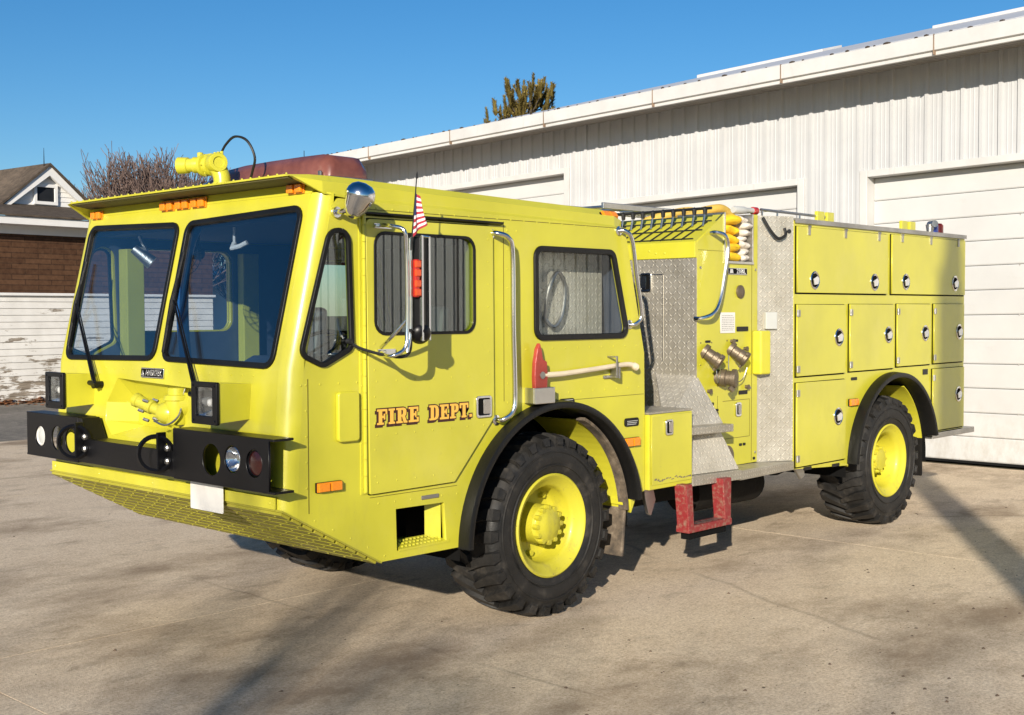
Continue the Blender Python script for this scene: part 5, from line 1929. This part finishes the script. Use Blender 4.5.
obj('plate_text', bm, plain('faded_print', (.25, .24, .22), .7), o)
for x0_, z0_, x1_, z1_ in ((4.272, 1.732, 4.428, 1.768), (3.86, 1.655, 3.925, 1.672), (4.225, 1.655, 4.29, 1.672), (4.05, 1.33, 4.12, 1.345), (4.30, 1.255, 4.42, 1.285), (3.93, 1.195, 3.97, 1.215), (3.965, 1.145, 4.03, 1.165), (3.985, 1.115, 4.03, 1.14), (3.99, 1.085, 4.03, 1.11), (4.0, 1.055, 4.03, 1.08), (4.31, .865, 4.345, .885), (4.36, .865, 4.395, .885), (4.50, .745, 4.53, .765)):
    T('small_label', plate(rpoly(rect(x0_, z0_, x1_, z1_), .006), [], .004, ymap(ZP-.003)), M['black'])
paddle(4.29, ZP-.001, 1.145, .075, .105, pump, 'latch')
bm = B(); lathe(bm, [(0, 0), (.085, 0), (.085, .02), (.05, .03), (0, .03)], (4.13, ZP+.0, .80), (0, -1, 0), 24)
T('suction_cap', bm, M['valve'], smooth=True, angle=40)
# discharge valves with caps
def discharge(x, z, chain):
    bm = B()
    ax_ = Vector((.35, -.75, -.55)).normalized()
    lathe(bm, [(.060, -.03), (.060, .0), (.046, .005), (.046, .055), (.052, .06), (.052, .095), (.058, .10), (.058, .125), (.05, .13), (0, .135)], (x-.04, ZP-.01, z+.035), ax_, 22)
    for k in range(3):
        a_ = 2*PI*k/3+.6
        _, s__, u__ = frame_of(ax_)
        c_ = Vector((x-.04, ZP-.01, z+.035))+ax_*.112
        e = (s__*math.cos(a_)+u__*math.sin(a_))
        cyl(bm, c_+e*.05, c_+e*.078, .011, seg=8)
    for dx, dz in ((-.07, .09), (.07, .09), (-.07, -.07), (.07, -.07)):
        dome(bm, (x-.03+dx, ZP, z+.02+dz), (0, -1, 0), .007, .004)
    o = T('discharge_valve', bm, M['valve'], smooth=True, angle=40)
    if chain:
        b_ = B(); tube(b_, smooth_path(chain), .004, 5)
        obj('chain', b_, M['steel'], o)
discharge(3.905, 1.545, [(3.93, .10, 1.47), (3.925, .09, 1.40), (3.95, .10, 1.36), (3.98, .10, 1.41), (3.97, .09, 1.47)])
discharge(4.245, 1.555, [(4.14, .13, 1.56), (4.13, .12, 1.44), (4.20, .10, 1.36), (4.27, .09, 1.38), (4.31, .08, 1.46)])
bm = B()
lathe(bm, [(.055, -.02), (.055, .01), (.065, .015), (.065, .06), (.056, .065), (.056, .10), (.07, .105), (.07, .135), (.06, .14), (0, .14)], (4.03, ZP, 1.395), (.35, -.92, -.05), 24)
cyl(bm, (4.03, .05, 1.33), (4.05, .03, 1.30), .02, seg=8)
T('discharge_valve', bm, M['valve'], smooth=True, angle=40)
for k, (x, z) in enumerate(((3.86, 1.21), (3.90, 1.30), (4.20, 1.66), (4.38, 1.60), (4.40, 1.31))):
    bm = B()
    cyl(bm, (x, ZP, z), (x, ZP-.022, z), .014, .012, 10)
    cyl(bm, (x, ZP-.022, z), (x, ZP-.03, z), .020, seg=6)
    T('drain_knob', bm, M['valve'], smooth=True, angle=40)
for x, z in ((3.80, 2.20), (3.80, .80), (4.53, 2.20), (4.53, .80), (4.46, 1.30)):
    bm = B(); lathe(bm, [(.012, 0), (.010, .005), (0, .006)], (x, ZP, z), (0, -1, 0), 6)
    T('panel_bolt', bm, M['steel'])
# protruding yellow cover beside the diamond plate
bm = B(); hexa(bm, [(4.485, .07, 1.40), (4.60, .05, 1.40), (4.60, .14, 1.40), (4.485, .15, 1.40), (4.485, .07, 1.735), (4.60, .05, 1.735), (4.60, .14, 1.735), (4.485, .15, 1.735)])
T('hose_reel_cover', bm, M['yellow'], bevel=.015, seg=3)
# angled diamond plate
bm = B()
hexa(bm, [(4.562, .150, .72), (4.838, .002, .72), (4.838, .02, .72), (4.562, .168, .72), (4.562, .150, 2.615), (4.838, .002, 2.615), (4.838, .02, 2.615), (4.562, .168, 2.615)])
T('tread_plate_panel', bm, M['dia_xz'])
nv = Vector((-.148, -.276, 0)).normalized()
tv = Vector((.276, -.148, 0)).normalized()
def on_ang(x, z, o=0):
    y = .150-(x-4.562)*.536
    return Vector((x, y, z))+nv*o
bm = B()
a, b = on_ang(4.612, 1.745, .001), on_ang(4.70, 1.745, .001)
hexa(bm, [tuple(a), tuple(b), tuple(b+nv*.03), tuple(a+nv*.03)]+[tuple(q+Vector((0, 0, .13))) for q in (a, b, b+nv*.03, a+nv*.03)])
T('switch_box', bm, M['label'], bevel=.005)
bm = B(); tube(bm, smooth_path([tuple(on_ang(4.585, 2.60, .03)), tuple(on_ang(4.64, 2.50, .04)), tuple(on_ang(4.70, 2.44, .04)), tuple(on_ang(4.76, 2.47, .03)), tuple(on_ang(4.765, 2.52, .005))]), .012, 8)
T('looped_cable', bm, M['cable'], smooth=True)
bm = B(); lathe(bm, [(.016, 0), (.016, .012), (0, .014)], tuple(on_ang(4.80, 2.50)), tuple(nv), 12)
T('rubber_stop', bm, M['cable'])

# --- rear body
XR0, XR1 = 4.84, 7.983
bside = [(XR0, .65), (5.715, .60)]
bside += arc(6.49, .56, .77, 178, 16, 28)
bside += [(7.262, .755), (XR1, .755), (XR1, 2.585), (XR0, 2.585)]
T('body_side', plate(bside, [], .03, ymap(.015)), M['yellow'])
T('body_side', plate(bside, [], .03, ymap(W-.015)), M['yellow'])
bm = B()
box(bm, XR0, XR0+.03, .032, W-.032, .7, 2.58); box(bm, XR1-.03, XR1, .032, W-.032, .755, 2.58)
box(bm, XR0+.03, XR1-.03, .032, W-.032, 2.55, 2.58)
T('body_end', bm, M['yellow'])
bm = B(); box(bm, XR0+.03, 5.7, .62, W-.62, .7, .74); box(bm, 7.28, XR1-.03, .05, W-.05, .76, .80); box(bm, XR0+.03, 5.70, .032, .62, .64, .70)
T('body_floor', bm, M['dark'])
bm = B()
box(bm, XR0-.004, XR1+.012, -.012, .10, 2.588, 2.603)
box(bm, XR0-.004, XR1+.012, -.016, -.012, 2.567, 2.603)
box(bm, XR1+.001, XR1+.013, .10, W, 2.588, 2.603); box(bm, XR0-.004, XR0+.1, .10, W, 2.588, 2.603); box(bm, XR0+.1, XR1, W-.1, W, 2.588, 2.603)
T('top_edge_trim', bm, M['steel'])
bm = B(); box(bm, XR0+.1, XR1, .10, W-.1, 2.585, 2.596)
T('body_top', bm, M['dia_xy'])
def latch(at, parent):
    b_ = B()
    lathe(b_, [(.073, 0), (.073, .004), (.064, .009), (.056, .003), (0, .0025)], (0, -.0, 0), (0, -1, 0), 26)
    o = obj('latch', b_, M['chrome'], parent, at, smooth=True, angle=40)
    b2_ = B()
    lathe(b2_, [(.056, .0035), (.0, .004)], (0, 0, 0), (0, -1, 0), 22)
    obj('latch_well', b2_, M['matte_black'], o, at)
    b3 = plate(rpoly([(-.034, -.038), (.030, -.030), (.046, .012), (.014, .034), (-.046, .012)], .008), [], .012, lambda a, b, c: (a, -.012-c, b), edge=.002)
    obj('d_ring', b3, M['chrome'], o, at)
    return o
doors_ = [((4.866, 2.028, 6.362, 2.54), [5.125, 6.126], 2.126), ((6.450, 2.030, 7.955, 2.545), [6.708, 7.733], 2.138),
          ((4.866, 1.375, 5.630, 1.934), [5.519], 1.669), ((5.710, 1.383, 6.494, 1.938), [6.385], 1.676), ((6.560, 1.394, 7.226, 1.942), [7.104], 1.679), ((7.294, 1.398, 7.945, 1.944), [7.834], 1.682),
          ((4.866, .665, 5.640, 1.322), [5.513], 1.023), ((7.284, .775, 7.955, 1.345), [7.829], 1.088)]
for i, ((x0_, z0_, x1_, z1_), ls, lz) in enumerate(doors_):
    rc = rect(x0_, z0_, x1_, z1_)
    T('door_gap', plate([(x0_-.010, z0_-.012), (x1_+.004, z0_-.012), (x1_+.004, z1_+.004), (x0_-.010, z1_+.004)], [], .003, ymap(-.002)), M['matte_black'])
    d_ = T('locker_door', plate(rc, [], .016, ymap(-.0125), edge=.0025), M['yellow_b'])
    for x in ls:
        latch((x, -.0205, lz), d_)
    if i < 2:
        for fx in (.11, .5, .89) if i == 0 else (.12, .50, .89):
            xx = x0_+(x1_-x0_)*fx
            b_ = B(); box(b_, xx-.014, xx+.014, -.030, -.0205, z1_-.06, z1_+.01); cyl(b_, (xx-.018, -.028, z1_+.006), (xx+.018, -.028, z1_+.006), .008, seg=8)
            obj('hinge', b_, M['steel'], d_)
    else:
        for fz in (.10, .88) if i != 7 else (.14, .86):
            zz = z0_+(z1_-z0_)*fz
            b_ = B(); box(b_, x0_-.012, x0_+.030, -.030, -.0205, zz-.025, zz+.025); cyl(b_, (x0_-.006, -.028, zz-.026), (x0_-.006, -.028, zz+.026), .007, seg=8)
            obj('hinge', b_, M['steel'], d_)
for x0_, z0_ in ((5.76, 1.305), (7.10, 1.30), (5.0, .625), (5.45, .61)):
    T('drain_slot', plate(rpoly(rect(x0_, z0_, x0_+(.10 if z0_ > 1 else .12), z0_+(.025 if x0_ < 7 else .05)), .006), [], .005, ymap(-.002)), M['black'])
marker((5.785, -.002, 1.122), 'y', .15, .06)
# posts and beacon on the top edge
for x in (5.505, 5.665, 7.015, 7.178):
    bm = B(); box(bm, x-.055, x+.055, .14, .17, 2.604, 2.70)
    T('guide_post', bm, M['yellow'], bevel=.004)
bm = B()
box(bm, 7.63, 7.95, .17, .27, 2.604, 2.63)
bc = T('beacon', bm, M['dark'], bevel=.004)
bm = B(); lathe(bm, [(.055, 0), (.055, .07), (.04, .09), (0, .095)], (7.87, .22, 2.63), (0, 0, 1), 18)
obj('red_dome', bm, M['redlens'], bc, smooth=True)
bm = B(); lathe(bm, [(.055, 0), (.055, .07), (.04, .09), (0, .095)], (7.76, .22, 2.63), (0, 0, 1), 18)
obj('blue_dome', bm, M['bluelens'], bc, smooth=True)
bm = B(); cyl(bm, (7.66, .20, 2.63), (7.66, .20, 2.70), .03, .04, 14); cyl(bm, (7.64, .14, 2.705), (7.70, .22, 2.705), .032, seg=14)
obj('work_lamp', bm, M['steel'], bc, smooth=True)
# rear tailboard
bm = B(); box(bm, 7.27, 7.95, -.02, .05, .735, .752)
box(bm, 7.27, 8.20, -.022, W+.02, .70, .752)
T('tailboard', bm, M['steel'], bevel=.004)

# ================================================================== things carried by the truck
# axe
axe = thing('fire_axe', 'fire axe with red head and pale wooden handle clipped below the rear cab window', 'axe', (1.85, -.05, 1.40))
WORLD_AT[axe] = (1.85, -.05, 1.40)
bm = B()
prism_y(bm, [(1.798, 1.345), (1.900, 1.345), (1.908, 1.50), (1.902, 1.585), (1.868, 1.60), (1.852, 1.665), (1.838, 1.70), (1.815, 1.665), (1.795, 1.58), (1.790, 1.50)], -.062, -.030)
obj('axe_head', bm, M['axe_red'], axe, bevel=.008, seg=3)
bm = B(); lathe(bm, [(.022, 0), (.022, .004), (0, .005)], (1.853, -.064, 1.505), (0, -1, 0), 16)
obj('eye_bolt', bm, M['steel'], axe)
bm = B()
pts = smooth_path([(1.86, -.046, 1.505), (2.05, -.046, 1.505), (2.35, -.046, 1.522), (2.6, -.046, 1.538), (2.72, -.046, 1.540), (2.79, -.046, 1.520)], 6)
tube(bm, pts, [.019-.003*math.sin(PI*i/(len(pts)-1))+(.006 if i > len(pts)-5 else 0) for i in range(len(pts))], 10)
obj('axe_handle', bm, M['wood'], axe, smooth=True)
# flag
flag = thing('flag', 'small striped american flag on a thin black staff tied to the mirror bracket', 'flag', (.60, -.30, 2.22))
bm = B(); cyl(bm, (.598, -.295, 2.20), (.640, -.295, 2.565), .0045, .003, 6)
lathe(bm, [(0, 0), (.007, .01), (.004, .03), (0, .045)], (.640, -.295, 2.56), (.1, 0, 1), 8)
obj('staff', bm, M['cable'], flag)
m_ = NT('flag_stripes')
uvn = m_.n('ShaderNodeUVMap'); uvn.uv_map = 'uv'
sx_ = m_.n('ShaderNodeSeparateXYZ'); m_.l(uvn.outputs[0], sx_.inputs[0])
stp_ = m_.math('GREATER_THAN', m_.math('FLOORED_MODULO', m_.math('MULTIPLY', sx_.outputs[1], 13.0), 2.0), 1.0)
col_ = m_.mix(stp_, (.36, .02, .035), (.74, .70, .70))
cant = m_.math('MULTIPLY', m_.math('LESS_THAN', sx_.outputs[0], .40), m_.math('GREATER_THAN', sx_.outputs[1], .4615))
col_ = m_.mix(cant, col_, (.02, .03, .13))
m_.bsdf(col_, .7)
bm = B()
uvl = bm.loops.layers.uv.new('uv')
nu, nv_ = 14, 14
grid = []
for i in range(nu+1):
    row = []
    for j in range(nv_+1):
        a_ = i/nu; b_ = j/nv_
        # limp cloth: hangs from the staff, the fly end folds downward
        x = .604+.030*b_+a_*(.092*(1-.78*b_))
        z = 2.262+.245*b_+a_*(.075*(1-b_)-.05*b_)
        y = -.295-.022*math.sin(a_*9+b_*2)*a_-.01*a_
        row.append((bm.verts.new((x, y, z)), (a_, b_)))
    grid.append(row)
for i in range(nu):
    for j in range(nv_):
        q = [grid[i][j], grid[i+1][j], grid[i+1][j+1], grid[i][j+1]]
        f_ = bm.faces.new([v[0] for v in q])
        for l_, v in zip(f_.loops, q):
            l_[uvl].uv = v[1]
fo = obj('cloth', bm, m_.m, flag, smooth=True, angle=180)
# hoses
def folded_hose(name, label, x0_, x1_, col, z0_, n, seed):
    rnd = random.Random(seed)
    bm = B()
    step = (2.60-z0_)/n
    xm, wd = (x0_+x1_)/2, (x1_-x0_)/2
    for k in range(n):
        zc = z0_+step*(k+.5)
        ty = rnd.uniform(-.22, .22); front = ZP+rnd.uniform(-.025, .02); hh = step*rnd.uniform(.50, .60)
        rings = []
        for i in range(11):
            t_ = i/10
            if i < 7:
                a_ = PI/2*i/6
                y = front+.055*(1-math.sin(a_)); sc_ = max(.04, math.cos(a_))
                y = front+.055-.055*math.sin(PI/2-a_)
                sc_ = math.sin(a_) if i else .05
            else:
                y = front+.055+(i-6)*.11; sc_ = 1
            ring = []
            for q in range(16):
                u_ = 2*PI*q/16
                ex = math.copysign(abs(math.cos(u_))**.55, math.cos(u_))*(.55+.45*sc_)
                pt = Vector((xm+ex*wd*.97, y, zc+math.sin(u_)*hh*sc_+ex*ty*step))
                pt.z += noise.noise(Vector((pt.x*14, k*3.1, pt.y*6)))*.012
                pt.y += noise.noise(Vector((pt.x*20, k*7.7, 1.3)))*.022
                ring.append(bm.verts.new(pt))
            rings.append(ring)
        for i in range(len(rings)-1):
            for q in range(16):
                bm.faces.new((rings[i][q], rings[i][(q+1) % 16], rings[i+1][(q+1) % 16], rings[i+1][q]))
        bm.faces.new(rings[0]); bm.faces.new(rings[-1][::-1])
    o = obj(name, bm, plain(name+'_jacket_'+str(seed), col, .75, 0, .22, 0, .6, 70), smooth=True, angle=80)
    tag(o, label, 'fire hose', 'hoses folded in the side bin')
    return o
folded_hose('fire_hose', 'yellow fire hose folded in a stack in the bin above the pump panel', 4.118, 4.368, (.74, .47, .012), 2.262, 5, 3)
folded_hose('fire_hose', 'white fire hose folded beside the yellow one in the bin above the pump panel', 4.374, 4.474, (.52, .48, .42), 2.262, 7, 5)
bm = B()
pts = smooth_path([(4.16, .66, 2.56), (4.20, .46, 2.63), (4.32, .38, 2.665), (4.42, .36, 2.66), (4.50, .34, 2.60)], 6)
tube(bm, pts, .036, 12)
pts = smooth_path([(4.16, .95, 2.58), (4.26, .76, 2.64), (4.36, .62, 2.66), (4.46, .55, 2.60)], 6)
tube(bm, pts, .036, 12)
o = obj('fire_hose', bm, plain('ochre_hose_jacket', (.52, .34, .06), .75, 0, .25, 0, .4, 60), smooth=True)
tag(o, 'ochre hose lying humped over the top of the hose deck', 'fire hose')
bm = B()
lathe(bm, [(0, 0), (.024, .0), (.03, .02), (.028, .14), (.020, .16), (.022, .25), (0, .25)], (4.30, .20, 2.648), (1, -.05, .02), 16)
nzl = thing('hose_nozzle', 'grey hose nozzle with a red collar lying on top above the pump panel', 'nozzle', (4.30, .20, 2.62))
obj('body', bm, M['label'], nzl, smooth=True)
bm = B(); lathe(bm, [(.02, 0), (.030, .004), (.030, .05), (.02, .054)], (4.545, .188, 2.653), (1, -.05, .02), 16)
obj('collar', bm, M['redlens'], nzl, smooth=True)
# ladder on top
lad = thing('ladder', 'narrow metal ladder lying flat along the top behind the cab', 'ladder', (4.5, 1.2, 2.70))
for y in (1.02, 1.40):
    bm = B(); box(bm, 3.75, 5.9, y-.012, y+.012, 2.675, 2.722)
    obj('side_rail', bm, M['alu'], lad, bevel=.004)
for k in range(8):
    bm = B(); cyl(bm, (3.88+k*.27, 1.032, 2.70), (3.88+k*.27, 1.388, 2.70), .014, seg=10)
    obj('rung', bm, M['alu'], lad, smooth=True)
bm = B()
cyl(bm, (4.62, .16, 2.665), (5.6, .16, 2.66), .011, seg=8)
for x in (4.64, 4.86, 5.2, 5.58):
    cyl(bm, (x, .16, 2.60), (x, .16, 2.665), .008, seg=6)
T('top_rail', bm, M['alu'], smooth=True)
